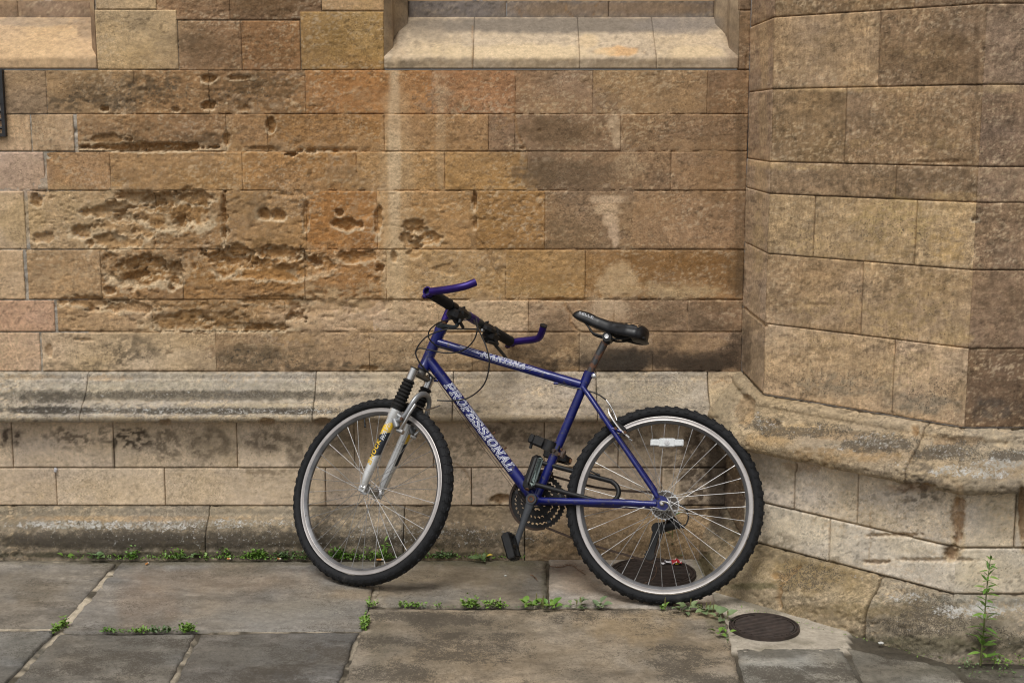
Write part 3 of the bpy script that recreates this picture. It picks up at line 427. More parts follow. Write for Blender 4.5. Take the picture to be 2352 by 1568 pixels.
def patch(name, PA, PB, prof, base, mat, parent, seed=0, gapA=.0025, gapB=.0025, gapT=.0025, gapBt=.0025, rough=1.0, proud=0.0,
          res=.005, tool=0.0, rim=.0017, depth=.035, face_off=0.0, back=False, vary=1.0, loss=True, mott=0.0):
    """one stone: a displaced face between two plan lines PA(o), PB(o) (o = projection) over a profile of (o, z), with side skirts"""
    P = np.array(prof, float); seg = np.hypot(*np.diff(P, axis=0).T); cum = np.r_[0, np.cumsum(seg)]
    # inset profile ends
    Lp = cum[-1]; nv = max(3, int(round((Lp-gapT-gapBt)/res))+1)
    q = np.linspace(gapBt, Lp-gapT, nv); po = np.interp(q, cum, P[:, 0]); pz = np.interp(q, cum, P[:, 1])
    to = np.gradient(po); tz = np.gradient(pz); ln = np.hypot(to, tz)+1e-12; no, nz = tz/ln, -to/ln        # outward normal (profile runs upward)
    if nv > 6 and len(prof) > 2:
        k = np.array([1, 2, 1])/4.
        no = np.convolve(np.r_[no[0], no, no[-1]], k, 'valid'); nz = np.convolve(np.r_[nz[0], nz, nz[-1]], k, 'valid')
    A0 = PA(np.array([po.mean()]))[0]; B0 = PB(np.array([po.mean()]))[0]; Ls = np.hypot(*(B0-A0))
    nu = max(3, int(round((Ls-gapA-gapB)/res))+1)
    s = np.linspace(gapA, Ls-gapB, nu)
    S, O = np.meshgrid(s, po); Q = np.meshgrid(s, q)[1]; Z = np.meshgrid(s, pz)[1]; NO = np.meshgrid(s, no)[1]; NZ = np.meshgrid(s, nz)[1]
    def place(S_, O_, Z_):
        A = PA(O_.ravel()); B = PB(O_.ravel()); t = (S_.ravel()/Ls)[:, None]; xy = A*(1-t)+B*t
        return np.c_[xy, Z_.ravel()]
    P0 = place(S, O+face_off, Z); u, v = proj(P0)
    # ragged outline
    dist = np.full_like(S, 1.0)
    for g, dd in ((gapA, S-s[0]), (gapB, s[-1]-S), (gapT, q[-1]-Q), (gapBt, Q-q[0])):
        if g > 0: dist = np.minimum(dist, dd)
    col, Li, Cr = paint(u, v, base, seed, vary)
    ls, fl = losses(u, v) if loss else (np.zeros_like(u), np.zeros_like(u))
    fine = (fbm(u/7, v/7, 3, 11)-.5)*0.0021*rough+(fbm(u/40, v/30, 3, 12+seed)-.5)*0.0032*rough
    rimv = rim*(0.7+0.9*fbm(u/14, v/14, 2, 13))
    e = np.clip(1-dist.ravel()/(rimv+1e-9), 0, 1); d = proud+fine-ls-rimv*0.30*e*e
    pit = np.maximum(0, fbm(u/17, v/8, 5, 14, .6)-0.56)*0.034; d = d-pit*max(0, rough-0.8)
    if not back and mat in (M_STONE, M_ASHL):
        rs_ = random.Random(seed*13+1); d = d+((S/Ls-.5)*rs_.uniform(-.004, .004)+(Q/Lp-.5)*rs_.uniform(-.003, .003)).ravel()+.0012
    if back: d = -ls*1.04-pit*1.3-.0008+fine*.4+(.0028*sst(.42, .52, fbm(u/55, v/40, 4, 5151))*(v > 165)*(v < 856)*(u > 240) if parent is wall else 0)
    D = d.reshape(S.shape)
    V = place(S, O+face_off+NO*D, Z+NZ*D)
    if mott: col = col*(1+mott*(sst(.38, .62, fbm(u/10+v/26, v/13, 5, 616, .66))*.6+sst(.42, .6, fbm(u/45, v/22, 4, 617))*.5-.5))[:, None]
    # losses show rawer, browner stone; broken crust round them
    raw = np.array(lin((158, 118, 70)))
    col = col*(1-0.45*fl[:, None])+raw*(0.45*fl[:, None])
    rgh = np.clip(fl*0.12, 0, 1); Cr = np.maximum(Cr, rgh)
    tl = np.full_like(u, tool)*(1-fl)
    lip = losses.lip if (loss and len(losses.lip) == len(u)) else u*0; col = col*(1-.8*lip[:, None])+lin((206, 184, 150))*(.8*lip[:, None])  # pale fresh stone on rims; the lower-edge weighting paints in light from above
    msk = np.c_[Li, Cr, tl]
    # ring
    idx = np.arange(nu*nv).reshape(nv, nu)
    Fq = np.stack([idx[:-1, :-1], idx[:-1, 1:], idx[1:, 1:], idx[1:, :-1]], -1).reshape(-1, 4)
    if not back:
        bi = np.r_[idx[0, :], idx[1:, -1], idx[-1, -2::-1], idx[-2:0:-1, 0]]
        VB = place(S.ravel()[bi], (O+face_off).ravel()[bi]-depth*NO.ravel()[bi], Z.ravel()[bi]-depth*0.5*NZ.ravel()[bi])
        n0 = len(V); m_ = len(bi); r = np.arange(m_); r2 = (r+1) % m_
        Fr = np.c_[bi[r2], bi[r], n0+r, n0+r2]
        V = np.r_[V, VB]; Fq = np.r_[Fq, Fr]; col = np.r_[col, col[bi]*0.9]; msk = np.r_[msk, msk[bi]]
    # orientation: face normal must point away from the wall
    a, b, c = V[Fq[0][0]], V[Fq[0][1]], V[Fq[0][2]]; nrm = np.cross(b-a, c-b)
    cen = P0.mean(0); outv = place(S[:1, :1], O[:1, :1]+0.01, Z[:1, :1])[0]-place(S[:1, :1], O[:1, :1], Z[:1, :1])[0]
    mi = (nv//2)*0
    outn = np.array([*(outv[:2]), 0])
    t_ = V[idx[nv//2, min(nu//2+1, nu-1)]]-V[idx[nv//2, nu//2]]; w_ = V[idx[min(nv//2+1, nv-1), nu//2]]-V[idx[nv//2, nu//2]]
    if np.cross(t_, w_) @ np.array([outv[0]*no[nv//2], outv[1]*no[nv//2], 0.01*nz[nv//2]]) < 0: Fq = Fq[:, ::-1]
    return np_mesh(name, V, Fq, mat, parent, col, msk)

# ------------------------------------------------------------------ MAIN WALL
wall = tag(empty('stone_wall', (0, 0, 0)), 'long weathered sandstone block wall with window sills and a moulded string course behind the bicycle', 'wall')
def xz(u, v): p = on_y(u, v, 0.0); return p[0], p[2]
ROWS = [
 # (top y, bottom y, [(x0, x1, colour, rough, tool)...])
 (27, 161, [(691, 882, (164, 132, 78), .5, .3)]),
 (48, 162, [(410, 555, (146, 116, 82), 1.05, 0), (555, 690, (152, 114, 74), 1.0, 0)]),
 (23, 160, [(220, 408, (186, 160, 116), .4, .3)]),
 (162, 262, [(-330, -150, (158, 130, 92), 1, 0), (8, 107, (162, 136, 102), 1.2, 0), (107, 309, (154, 126, 88), 1.15, 0), (309, 480, (148, 116, 78), 1.25, 0), (480, 702, (146, 114, 76), 1.3, 0), (702, 993, (168, 122, 72), 1.0, 0), (993, 1184, (166, 122, 80), .95, 0),
             (1184, 1362, (156, 128, 96), .8, .3), (1362, 1625, (160, 132, 94), .7, .5), (1625, 9999, (142, 114, 82), .8, .5)]),
 (263, 347, [(-330, -140, (176, 146, 110), .8, 0), (-140, 71, (184, 156, 120), .6, .5), (73, 170, (176, 148, 110), .6, .6), (178, 520, (146, 114, 76), 1.15, 0), (520, 615, (154, 120, 78), 1.1, 0), (615, 883, (156, 118, 70), 1.05, 0), (883, 1122, (166, 130, 84), 1.0, 0), (1122, 1183, (138, 112, 84), .8, .3), (1183, 1426, (142, 116, 86), .8, .4), (1426, 9999, (150, 122, 88), .8, .6)]),
 (349, 437, [(-330, -110, (176, 146, 112), .8, 0), (-110, 102, (200, 172, 144), .7, .3), (107, 254, (168, 132, 88), .8, .4), (254, 557, (166, 132, 86), 1.1, 0), (557, 819, (162, 124, 76), 1.05, 0), (819, 1022, (174, 138, 88), 1.0, 0), (1022, 1212, (168, 132, 80), 1.05, 0), (1212, 1541, (144, 118, 88), .9, .3), (1541, 9999, (158, 128, 92), .7, .4)]),
 (439, 572, [(-330, -160, (176, 146, 110), .8, 0), (-160, 58, (200, 174, 134), .6, .2), (66, 354, (180, 152, 110), 1.6, 0), (354, 515, (160, 126, 82), 1.6, 0), (515, 704, (164, 130, 84), 1.6, 0), (704, 867, (168, 120, 64), 1.2, 0), (867, 1094, (170, 134, 86), 1.3, 0), (1094, 1252, (160, 122, 70), 1.3, 0), (1252, 1452, (146, 120, 88), .8, .6), (1452, 9999, (156, 126, 90), .7, .6)]),
 (574, 687, [(-330, -120, (172, 140, 100), .8, 0), (-120, 56, (194, 166, 126), .9, .2), (63, 232, (168, 138, 98), 1.2, 0), (232, 420, (150, 116, 74), 1.8, 0), (420, 700, (158, 120, 72), 1.8, 0), (700, 888, (162, 124, 76), 1.6, 0), (888, 1162, (176, 144, 96), 1.1, 0), (1162, 1344, (168, 134, 84), 1.0, .2), (1344, 9999, (148, 114, 70), .9, .5)]),
 (690, 761, [(-330, -140, (184, 150, 118), .8, 0), (-140, 126, (188, 152, 120), .6, .2), (132, 350, (172, 142, 102), 1.4, 0), (350, 655, (154, 122, 80), 1.9, 0), (655, 1008, (192, 164, 128), 1.6, 0), (1008, 1214, (194, 168, 132), 1.1, .2), (1214, 1411, (162, 134, 100), .9, .3), (1411, 1580, (152, 126, 96), .9, .4), (1580, 9999, (148, 122, 92), .8, .5)]),
 (764, 852, [(-330, -130, (180, 148, 112), .8, 0), (-130, 93, (194, 166, 134), .6, .2), (97, 497, (190, 168, 132), 1.0, .3), (497, 657, (154, 130, 98), 1.0, .4), (657, 849, (170, 142, 104), 1.0, .4), (849, 1085, (172, 146, 108), 1.0, .4), (1085, 1331, (164, 138, 102), 1.0, .3), (1331, 1500, (160, 136, 104), .9, .3), (1500, 9999, (146, 122, 94), .9, .5)]),
]
sid = 0
def wall_stone(x0, x1, yt, yb, base, rough, tool, gl=.0009, gr=.0009, **kw):
    global sid
    sid += 1; xm, zt = xz((max(x0, -400)+min(x1, 1800))/2, yt); _, zb = xz(xm, yb)
    X0, _ = xz(x0, (yt+yb)/2)
    if x1 > 9000: PB = main_at(XI-0.0003)
    else: X1, _ = xz(x1, (yt+yb)/2); PB = main_at(X1)
    return patch('stone', main_at(X0), PB, [(0, zb), (0, zt)], base, M_STONE, wall, seed=sid, gapA=gl, gapB=gr, gapT=.0006, gapBt=.0006, rough=rough, tool=tool, proud=random.uniform(-.0012, .0012), res=.0045, **kw)
_F = np.array([[(max(q[0], -200)+min(q[1], 1715))/2, (r_[0]+r_[1])/2, *lin(q[2])] for r_ in ROWS for q in r_[2]])
def tone_field(u, v):
    uu = u+110*(fbm(u/90, v/60, 3, 640)-.5); vv = v+70*(fbm(u/90, v/60, 3, 641)-.5)
    dx = np.abs(uu[:, None]-_F[None, :, 0]); w_ = np.exp(-(np.maximum(0, dx-40)/75)**2-((vv[:, None]-_F[None, :, 1])/48)**2)+1e-9
    return (w_@_F[:, 2:])/w_.sum(1)[:, None]
FIELD = .5
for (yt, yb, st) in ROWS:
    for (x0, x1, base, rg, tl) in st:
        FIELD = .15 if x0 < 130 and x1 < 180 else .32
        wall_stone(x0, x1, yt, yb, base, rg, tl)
FIELD = 0.0
# courses beside and above the windows (partly above the frame)
wall_stone(358, 527, -60, 46, (148, 116, 80), 1.4, 0); wall_stone(527, 738, -60, 46, (128, 100, 68), 1.4, 0)
wall_stone(738, 882, -85, 25, (184, 150, 102), .5, .3); wall_stone(218, 358, -85, 22, (188, 162, 120), .4, .4)
wall_stone(1697, 9999, 25, 160, (140, 114, 82), .8, .4); wall_stone(1697, 9999, -110, 23, (142, 116, 84), .8, .4)
for k, (ya, yb_) in enumerate(((-170, -62), (-290, -172), (-420, -292), (-560, -422))):
    xs = [218, 400+40*(k % 2), 640-60*(k % 2), 882]
    for a, b_ in zip(xs[:-1], xs[1:]): wall_stone(a, b_, ya-(25 if a == 218 or b_ == 882 else 0)*0, yb_ if k else -86 if (b_ == 882 or a == 218) else -62, random.choice([(150, 120, 84), (164, 132, 88), (140, 110, 74)]), 1.2, 0)
    wall_stone(1697, 9999, ya, yb_ if k else -112, (144, 116, 84), .8, .3)
# mortar behind the stones
zS = xz(1000, 161)[1]; zB = xz(1000, 853)[1]
def mortar(x0, x1, z0, z1, base=(156, 134, 104), parent=None, o=-.0035):
    return patch('mortar', main_at(x0), main_at(x1), [(0, z0), (0, z1)], base, M_STONE, parent or wall, seed=3, gapA=0, gapB=0, gapT=0, gapBt=0, rough=1.0, res=.008, face_off=o, back=True)
XL = xz(-330, 500)[0]
mortar(XL, xz(190, 500)[0], zB, zS, (160, 154, 140), o=-.0010); FIELD = .6; mortar(xz(190, 500)[0], xz(300, 500)[0], zB, zS, (160, 144, 118), o=-.0010); mortar(xz(300, 500)[0], xz(1000, 500)[0], zB, zS, (158, 134, 102), o=-.0010); mortar(xz(1000, 500)[0], XI, zB, zS, (142, 120, 92), o=-.0016)
FIELD = 0.0
xjl, xjr = xz(219, 60)[0], xz(882, 60)[0]; xwl, xwr = xjr, xz(1696, 100)[0]; ztop = 2.75
mortar(xjl, xjr, zS, ztop, (150, 138, 116)); mortar(xwr, XI, zS, ztop, (136, 114, 86))

# ------------------------------------------------------------------ WINDOWS (deep sill, splayed jambs, stone kerb under the leaded glass)
M_GLASS = flat_mat('dark_window_glass', (0.02, 0.023, 0.026), rough=0.08, var=.3, scale=6)
M_LEAD = flat_mat('lead_came', (0.09, 0.09, 0.09), rough=.6, metal=.6)
zs0, zs1, zs2 = xz(1200, 158.5)[1], xz(1200, 132)[1], 2.002
YB = .215
def window(xl, xr, jl, jr, joints, base, lab, back_base, jamb_base):
    wn = empty('window', ((xl+xr)/2, YB, zs2), wall); wn['label'] = lab; ox = (xl+xr)/2
    def rel(o): o.location = (-ox, -YB, -zs2); return o
    # sill: front band and weathered slope, as one block per joint
    xs = [xl]+joints+[xr]
    yin = [xl+jl]+joints+[xr-jr]
    for i in range(len(xs)-1):
        a, b_ = xs[i], xs[i+1]; ai, bi = yin[i], yin[i+1]
        def PA(o, a=a, ai=ai): k = np.clip(-o/YB, 0, 1); return np.stack([a+(ai-a)*k, -o], -1)
        def PB(o, b_=b_, bi=bi): k = np.clip(-o/YB, 0, 1); return np.stack([b_+(bi-b_)*k, -o], -1)
        prof = [(.004, zs0), (.004, zs1-.004), (.000, zs1+.004), (-.05, zs1+.04), (-.13, zs1+.104), (-YB+.006, zs2), (-YB, zs2)]
        rel(patch('sill_stone', PA, PB, prof, base, M_DRESS, wn, seed=40+i, gapA=.0006 if i else .0, gapB=.0006 if i < len(xs)-2 else .0, gapT=0, gapBt=.001, rough=.45, tool=.35, res=.006, rim=.0015, vary=.7))
    # jambs
    for sgn, x0, jj in ((1, xl, jl), (-1, xr, jr)):
        zz = [zs1, zs1+.32, zs1+.62, ztop]
        for i in range(3):
            pts = [(0, 0), (.028, .045), (.028, .105), (jj, .165), (jj, YB+.03)]
            V = []; Fc = []
            for z in (zz[i]+.0015, zz[i+1]-.0015):
                for (dx, dy) in pts: V.append((x0+sgn*dx, dy+.0, z))
                V.append((x0, YB+.03, z))
            n = len(pts)+1
            for k in range(n): Fc.append((k, (k+1) % n, (k+1) % n+n, k+n)[::-sgn])
            Fc.append(tuple(range(n))); Fc.append(tuple(range(2*n-1, n-1, -1)))
            bm = bmesh.new(); vv = [bm.verts.new(v_) for v_ in V]; [bm.faces.new([vv[i_] for i_ in f_]) for f_ in Fc]
            bmesh.ops.recalc_face_normals(bm, faces=bm.faces)
            bmesh.ops.subdivide_edges(bm, edges=[e_ for e_ in bm.edges if abs(e_.verts[0].co.z-e_.verts[1].co.z) > .1], cuts=10)
            P_ = np.array([v_.co for v_ in bm.verts]); Q_ = [[v_.index for v_ in f_.verts] for f_ in bm.faces]; bm.verts.index_update()
            me = bpy.data.meshes.new('jamb_stone'); bm.to_mesh(me); bm.free()
            u, v = proj(P_); c_, L_, K_ = paint(u, v, jamb_base, 60+i)
            for nm, a_ in (('Col', c_), ('Msk', np.c_[L_, K_, np.full(len(u), .3)])):
                at = me.attributes.new(nm, 'FLOAT_COLOR', 'POINT'); at.data.foreach_set('color', np.c_[a_, np.ones(len(a_))].astype(np.float32).ravel())
            me.materials.append(M_DRESS); o = bpy.data.objects.new('jamb_stone', me); COL.objects.link(o); o.parent = wn; rel(o)
    # kerb stones at the back of the sill
    xa, xb = xl+jl, xr-jr; kz = zs2+.062; n = max(2, int((xb-xa)/.30))
    ks = [xa+(xb-xa)*i/n+(random.uniform(-.02, .02) if 0 < i < n else 0) for i in range(n+1)]
    for i in range(n):
        rel(patch('kerb_stone', lambda o, q=ks[i]: np.stack([np.full_like(o, q), YB-.012-o], -1), lambda o, q=ks[i+1]: np.stack([np.full_like(o, q), YB-.012-o], -1),
              [(0, zs2-.01), (0, kz)], back_base, M_DRESS, wn, seed=90+i, gapA=.0008, gapB=.0008, gapT=.001, gapBt=0, rough=.6, tool=.5, res=.008, rim=.002))
    b = MB(); b.box(((xa+xb)/2, YB+.03, kz-.004), (1, 0, 0), (0, 1, 0), (0, 0, 1), xb-xa, .084, .006); 
    rel(b.build('ledge', M_JAMB, wn, False))
    b = MB(); b.box(((xa+xb)/2, YB+.055, (kz+ztop)/2), (1, 0, 0), (0, 1, 0), (0, 0, 1), xb-xa-.002, .006, ztop-kz-.002); rel(b.build('pane', M_GLASS, wn, False))
    b = MB()
    for i in range(1, int((xb-xa)/.12)): b.box((xa+i*.12, YB+.05, (kz+ztop)/2), (1, 0, 0), (0, 1, 0), (0, 0, 1), .006, .006, ztop-kz-.004)
    for i in range(1, int((ztop-kz)/.16)): b.box(((xa+xb)/2, YB+.046, kz+i*.16), (1, 0, 0), (0, 1, 0), (0, 0, 1), xb-xa-.004, .005, .006)
    rel(b.build('came', M_LEAD, wn, False))
M_JAMB = flat_mat('dressed_stone', tuple(lin((178, 150, 114))), rough=.9, var=.16, scale=60, bump=.4)
window(xz(882, 100)[0], xz(1696, 120)[0], .074, .062, [xz(1087, 130)[0], xz(1332, 130)[0], xz(1508, 130)[0]], (180, 162, 132), 'wide deep window sill above the bicycle', (124, 115, 104), (152, 134, 106))
window(XL+.2, xz(220, 100)[0], .074, .03, [], (190, 160, 118), 'smaller window corner with a pale sill at the top left', (152, 128, 100), (150, 122, 86))
patch('stone', main_at(XL), main_at(XL+.2), [(0, zS+.002), (0, ztop)], (160, 132, 96), M_STONE, wall, seed=99, res=.01)
pz_ = xz(0, 159)[1]

# ------------------------------------------------------------------ STRING COURSE, LOWER ASHLAR, BASE (main wall and bay share their profiles)
bay = tag(empty('stone_bay', (1.39, -.98, 0)), 'three sided stone bay with worn moulding jutting out beside the rear wheel', 'bay')
bay_off = Vector((-1.39, .98, 0))
STR = [(.040, .516), (.075, .511), (.105, .507), (.125, .507), (.137, .512), (.144, .521), (.146, .531), (.141, .541), (.130, .549), (.119, .553), (.114, .559), (.112, .567), (.104, .574), (.092, .579), (.078, .588), (.062, .602), (.046, .620), (.034, .640), (.031, .648), (.024, .652), (.022, .670), (.018, .6755), (.0, .678)]
STRB = [(.030, .524), (.060, .514), (.088, .504), (.110, .501), (.130, .507), (.142, .520), (.146, .536), (.142, .554), (.132, .568), (.118, .580), (.104, .589), (.094, .600), (.078, .613), (.064, .627), (.054, .636), (.044, .640), (.040, .644), (.042, .652), (.038, .664), (.024, .674), (.0, .680)]
BASE = [(.166, -.02), (.166, .055), (.161, .078), (.148, .098), (.130, .114), (.112, .126), (.098, .134), (.088, .140), (.084, .144), (.080, .160), (.074, .167), (.055, .171)]
def dress(o, par):
    if par is bay: o.location = bay_off
    return o
def run(name, PA, PB, prof, base, par, mat=M_MOULD, **kw):
    global sid
    sid += 1
    return dress(patch(name, PA, PB, prof, base, mat, par, seed=sid, **kw), par)
# string course on the main wall
def m_on(u, v, o): return on_y(u, v, -o)[0]
js = [XL]+[m_on(x, 915, .08) for x in (193, 722, 1040, 1371, 1629)]
cols = [(160, 152, 134), (158, 150, 132), (164, 153, 132), (164, 152, 130), (158, 149, 130)]
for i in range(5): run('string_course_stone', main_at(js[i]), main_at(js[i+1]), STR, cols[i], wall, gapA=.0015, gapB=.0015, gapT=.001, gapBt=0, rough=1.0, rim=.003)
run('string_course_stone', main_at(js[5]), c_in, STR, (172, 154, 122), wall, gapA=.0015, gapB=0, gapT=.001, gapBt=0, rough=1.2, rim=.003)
# lower ashlar
OL = .06; zJ0, zJ1, zK0 = .514, .3185, .1715
def lower(xs, z0, z1, colr):
    X = [XL]+[m_on(x, 1030 if z0 > .3 else 1120, OL) for x in xs]
    for i in range(len(X)):
        PB = main_at(X[i+1]) if i+1 < len(X) else c_in
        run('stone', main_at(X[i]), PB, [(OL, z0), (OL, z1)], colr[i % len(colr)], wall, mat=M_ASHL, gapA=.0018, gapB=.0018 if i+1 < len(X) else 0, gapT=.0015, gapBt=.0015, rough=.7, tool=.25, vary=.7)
LC = [(200, 182, 154), (204, 186, 158), (196, 178, 148), (202, 184, 154), (194, 176, 148)]
lower([29, 262, 545, 814, 996, 1250, 1420], zJ1+.001, zJ0, LC); lower([130, 379, 748, 1083, 1330, 1520], zK0, zJ1-.001, LC[::-1])
# base
js = [XL]+[m_on(x, 1220, .12) for x in (477, 928, 1205)]
for i in range(4):
    PB = main_at(js[i+1]) if i < 3 else c_in
    run('base_stone', main_at(js[i]), PB, BASE, [(128, 118, 98), (132, 122, 102), (130, 116, 92), (140, 120, 90)][i], wall, gapA=.0018, gapB=.0018 if i < 3 else 0, gapT=.001, gapBt=0, rough=1.3)
for (PA, PB, par) in ((main_at(XL), c_in, wall), (c_in, c_ext, bay), (c_ext, c_fr, bay), (c_fr, front_at(2.6), bay)):
    back_prof = [(.08, 0), (.08, .13), (.050, .17), (OL-.0065, .18), (OL-.0065, .50), (.03, .53), (.03, .60), (-.004, .66), (-.004, .68)]
    dress(patch('mortar', PA, PB, back_prof, (124, 112, 90), M_STONE, par, seed=5, gapA=0, gapB=0, gapT=0, gapBt=0, res=.012, back=True), par)

# ------------------------------------------------------------------ BAY
def cham_hit(u, v, o=0.0):
    r = ray(u, v); n = np.array([-.70711, -.70711]); p0 = np.array([XI, -.458])+n*o
    t = ((p0-CAM[:2])@n)/(r[:2]@n); p = CAM+t*r
    return float((p[:2]-p0)@np.array([.70711, -.70711])), p[2]
def front_hit(u, v, o=0.0): p = on_y(u, v, -.978-o); return p[0], p[2]
zr = [cham_hit(1769, y)[1] for y in (905, 744, 583, 445, 372, 205, 41)]
zr[0] = .682
zr += [zr[-1]+.235, zr[-1]+.41, zr[-1]+.60]
BR = [  # rows from the bottom: chamfer joints (px x, px y) and colours, front colour, return colour
 ([(2052, 850)], [(180, 154, 116), (184, 158, 122)], (114, 92, 68), (172, 150, 120)),
 ([(1980, 690)], [(160, 134, 98), (168, 142, 104)], (138, 114, 88), (174, 150, 118)),
 ([(1870, 510), (2103, 550)], [(162, 138, 100), (172, 146, 104), (178, 152, 110)], (136, 112, 84), (174, 150, 118)),
 ([(2058, 415)], [(140, 116, 84), (136, 112, 80)], (148, 124, 96), (168, 143, 110)),
 ([(1942, 290)], [(138, 114, 80), (146, 120, 86)], (138, 114, 88), (168, 141, 108)),
 ([(2019, 120)], [(162, 136, 100), (134, 110, 80)], (144, 120, 92), (166, 139, 106)),
 ([(1875, 15), (2100, 10)], [(140, 116, 82), (134, 110, 78), (128, 104, 74)], (126, 104, 78), (150, 124, 94)),
 ([(1980, -60)], [(140, 116, 82), (130, 106, 76)], (126, 104, 78), (148, 122, 92)),
 ([(2050, -160)], [(140, 116, 82), (130, 106, 76)], (126, 104, 78), (148, 122, 92)),
]
for i, (jn, cc, fc, rc) in enumerate(BR):
    z0, z1 = zr[i], zr[i+1]; pf = [(0, z0), (0, z1)]
    kw = dict(mat=M_STONE, gapT=.0014, gapBt=.0014, rough=.9, tool=1.0, mott=.34, rim=.0028, res=.0048 if i < 7 else .01, proud=random.uniform(-.001, .0015))
    run('stone', c_in, c_ext, pf, rc, bay, gapA=.0003, gapB=0, **kw)
    T = [cham_at(cham_hit(*q)[0]) for q in jn]; E_ = [c_ext]+T+[c_fr]
    for k in range(len(E_)-1):
        run('stone', E_[k], E_[k+1], pf, cc[k], bay, gapA=0 if k == 0 else .002, gapB=0 if k == len(E_)-2 else .002, **kw)
    xj = [c_fr, front_at(1.86+.09*(i % 2)), front_at(2.25+.07*(i % 3)), front_at(2.6)]
    for k in range(3): run('stone', xj[k], xj[k+1], pf, fc, bay, gapA=0 if k == 0 else .002, gapB=.002, **kw)
for PA, PB in ((c_in, c_ext), (c_ext, c_fr), (c_fr, front_at(2.6))):
    dress(patch('mortar', PA, PB, [(0, zr[0]), (0, zr[-1])], (130, 108, 82), M_STONE, bay, seed=5, gapA=0, gapB=0, gapT=0, gapBt=0, res=.012, face_off=-.0035, back=True), bay)
tM = cham_hit(2088, 1040, .12)[0]
kwm = dict(gapT=.001, gapBt=0, rough=1.9, rim=.005)
run('string_course_stone', c_in, c_ext, STRB, (150, 136, 108), bay, gapA=0, gapB=0, **kwm)
run('string_course_stone', c_ext, cham_at(tM), STRB, (150, 134, 104), bay, gapA=0, gapB=.0025, **kwm)
run('string_course_stone', cham_at(tM), c_fr, STRB, (150, 134, 104), bay, gapA=.0025, gapB=0, **kwm)
run('string_course_stone', c_fr, front_at(2.0), STRB, (146, 134, 110), bay, gapA=0, gapB=.002, **kwm)
run('string_course_stone', front_at(2.0), front_at(2.6), STRB, (146, 134, 110), bay, gapA=.002, gapB=.002, **kwm)
for (z0, z1, jx, yy, cb) in ((zJ1+.001, zJ0, (1825, 1971), 1120, (206, 193, 168)), (zK0, zJ1-.001, (1905,), 1230, (206, 196, 172))):
    pf = [(OL, z0), (OL, z1)]; kw = dict(mat=M_ASHL, gapT=.0022, gapBt=.0022, rough=.8, tool=.2, rim=.0045)
    run('stone', c_in, c_ext, pf, (120, 104, 82), bay, gapA=0, gapB=0, **kw)
    T = [cham_at(cham_hit(x, yy, OL)[0]) for x in jx]; E_ = [c_ext]+T+[c_fr]
    for k in range(len(E_)-1): run('stone', E_[k], E_[k+1], pf, cb, bay, gapA=0 if k == 0 else .0025, gapB=0 if k == len(E_)-2 else .0025, **kw)
    xq = 1.395 if z0 > .3 else 1.72
    run('stone', c_fr, front_at(front_hit(2335 if z0 > .3 else 2500, 1150, OL)[0]), pf, cb, bay, gapA=0, gapB=.003, **kw)
    run('stone', front_at(front_hit(2335 if z0 > .3 else 2500, 1150, OL)[0]), front_at(2.6), pf, cb, bay, gapA=.003, gapB=.003, **kw)
tb = cham_hit(2000, 1385, .13)[0]
kwb = dict(gapT=.001, gapBt=0, rough=1.7, rim=.006)
run('base_stone', c_in, c_ext, BASE, (130, 118, 92), bay, gapA=0, gapB=0, **kwb)
run('base_stone', c_ext, cham_at(tb), BASE, (142, 128, 98), bay, gapA=0, gapB=.005, **kwb)
run('base_stone', cham_at(tb), c_fr, BASE, (142, 132, 110), bay, gapA=.005, gapB=0, **kwb)
run('base_stone', c_fr, front_at(2.6), BASE, (140, 130, 108), bay, gapA=0, gapB=0, **kwb)

# black iron grille at the left edge of the frame
M_IRON = flat_mat('black_iron', (0.022, 0.022, 0.024), rough=.55, var=.3, scale=40, bump=.3)
p = on_y(8, 160, 0); q = on_y(8, 314, 0)
gr_ = tag(empty('wall_vent', (p[0]-.12, 0, q[2])), 'black iron vent grille set in the wall at the left edge', 'vent')
gx = -(p[0]-.12)
b = MB(); hz = p[2]-q[2]
for (cx_, cz_, sx_, sz_) in ((0, hz/2, .0, 0),):
    b.box((.115, -.006, hz/2), (1, 0, 0), (0, 1, 0), (0, 0, 1), .012, .03, hz); b.box((-.115, -.006, hz/2), (1, 0, 0), (0, 1, 0), (0, 0, 1), .012, .03, hz)
    b.box((0, -.006, .006), (1, 0, 0), (0, 1, 0), (0, 0, 1), .218, .028, .012); b.box((0, -.006, hz-.006), (1, 0, 0), (0, 1, 0), (0, 0, 1), .218, .028, .012)
b.build('frame', M_IRON, gr_, False)
for k in range(7):
    b = MB(); b.box((0, -.004, .03+k*(hz-.06)/6), (1, 0, 0), (0, 1, -.4), (0, .4, 1), .218, .02, .005); b.build('slat', M_IRON, gr_, False)
patch('stone', main_at(xz(-150, 200)[0]), main_at(xz(6, 200)[0]), [(-.02, xz(0, 262)[1]), (-.02, xz(0, 162)[1])], (110, 92, 70), M_STONE, wall, seed=77, res=.01)

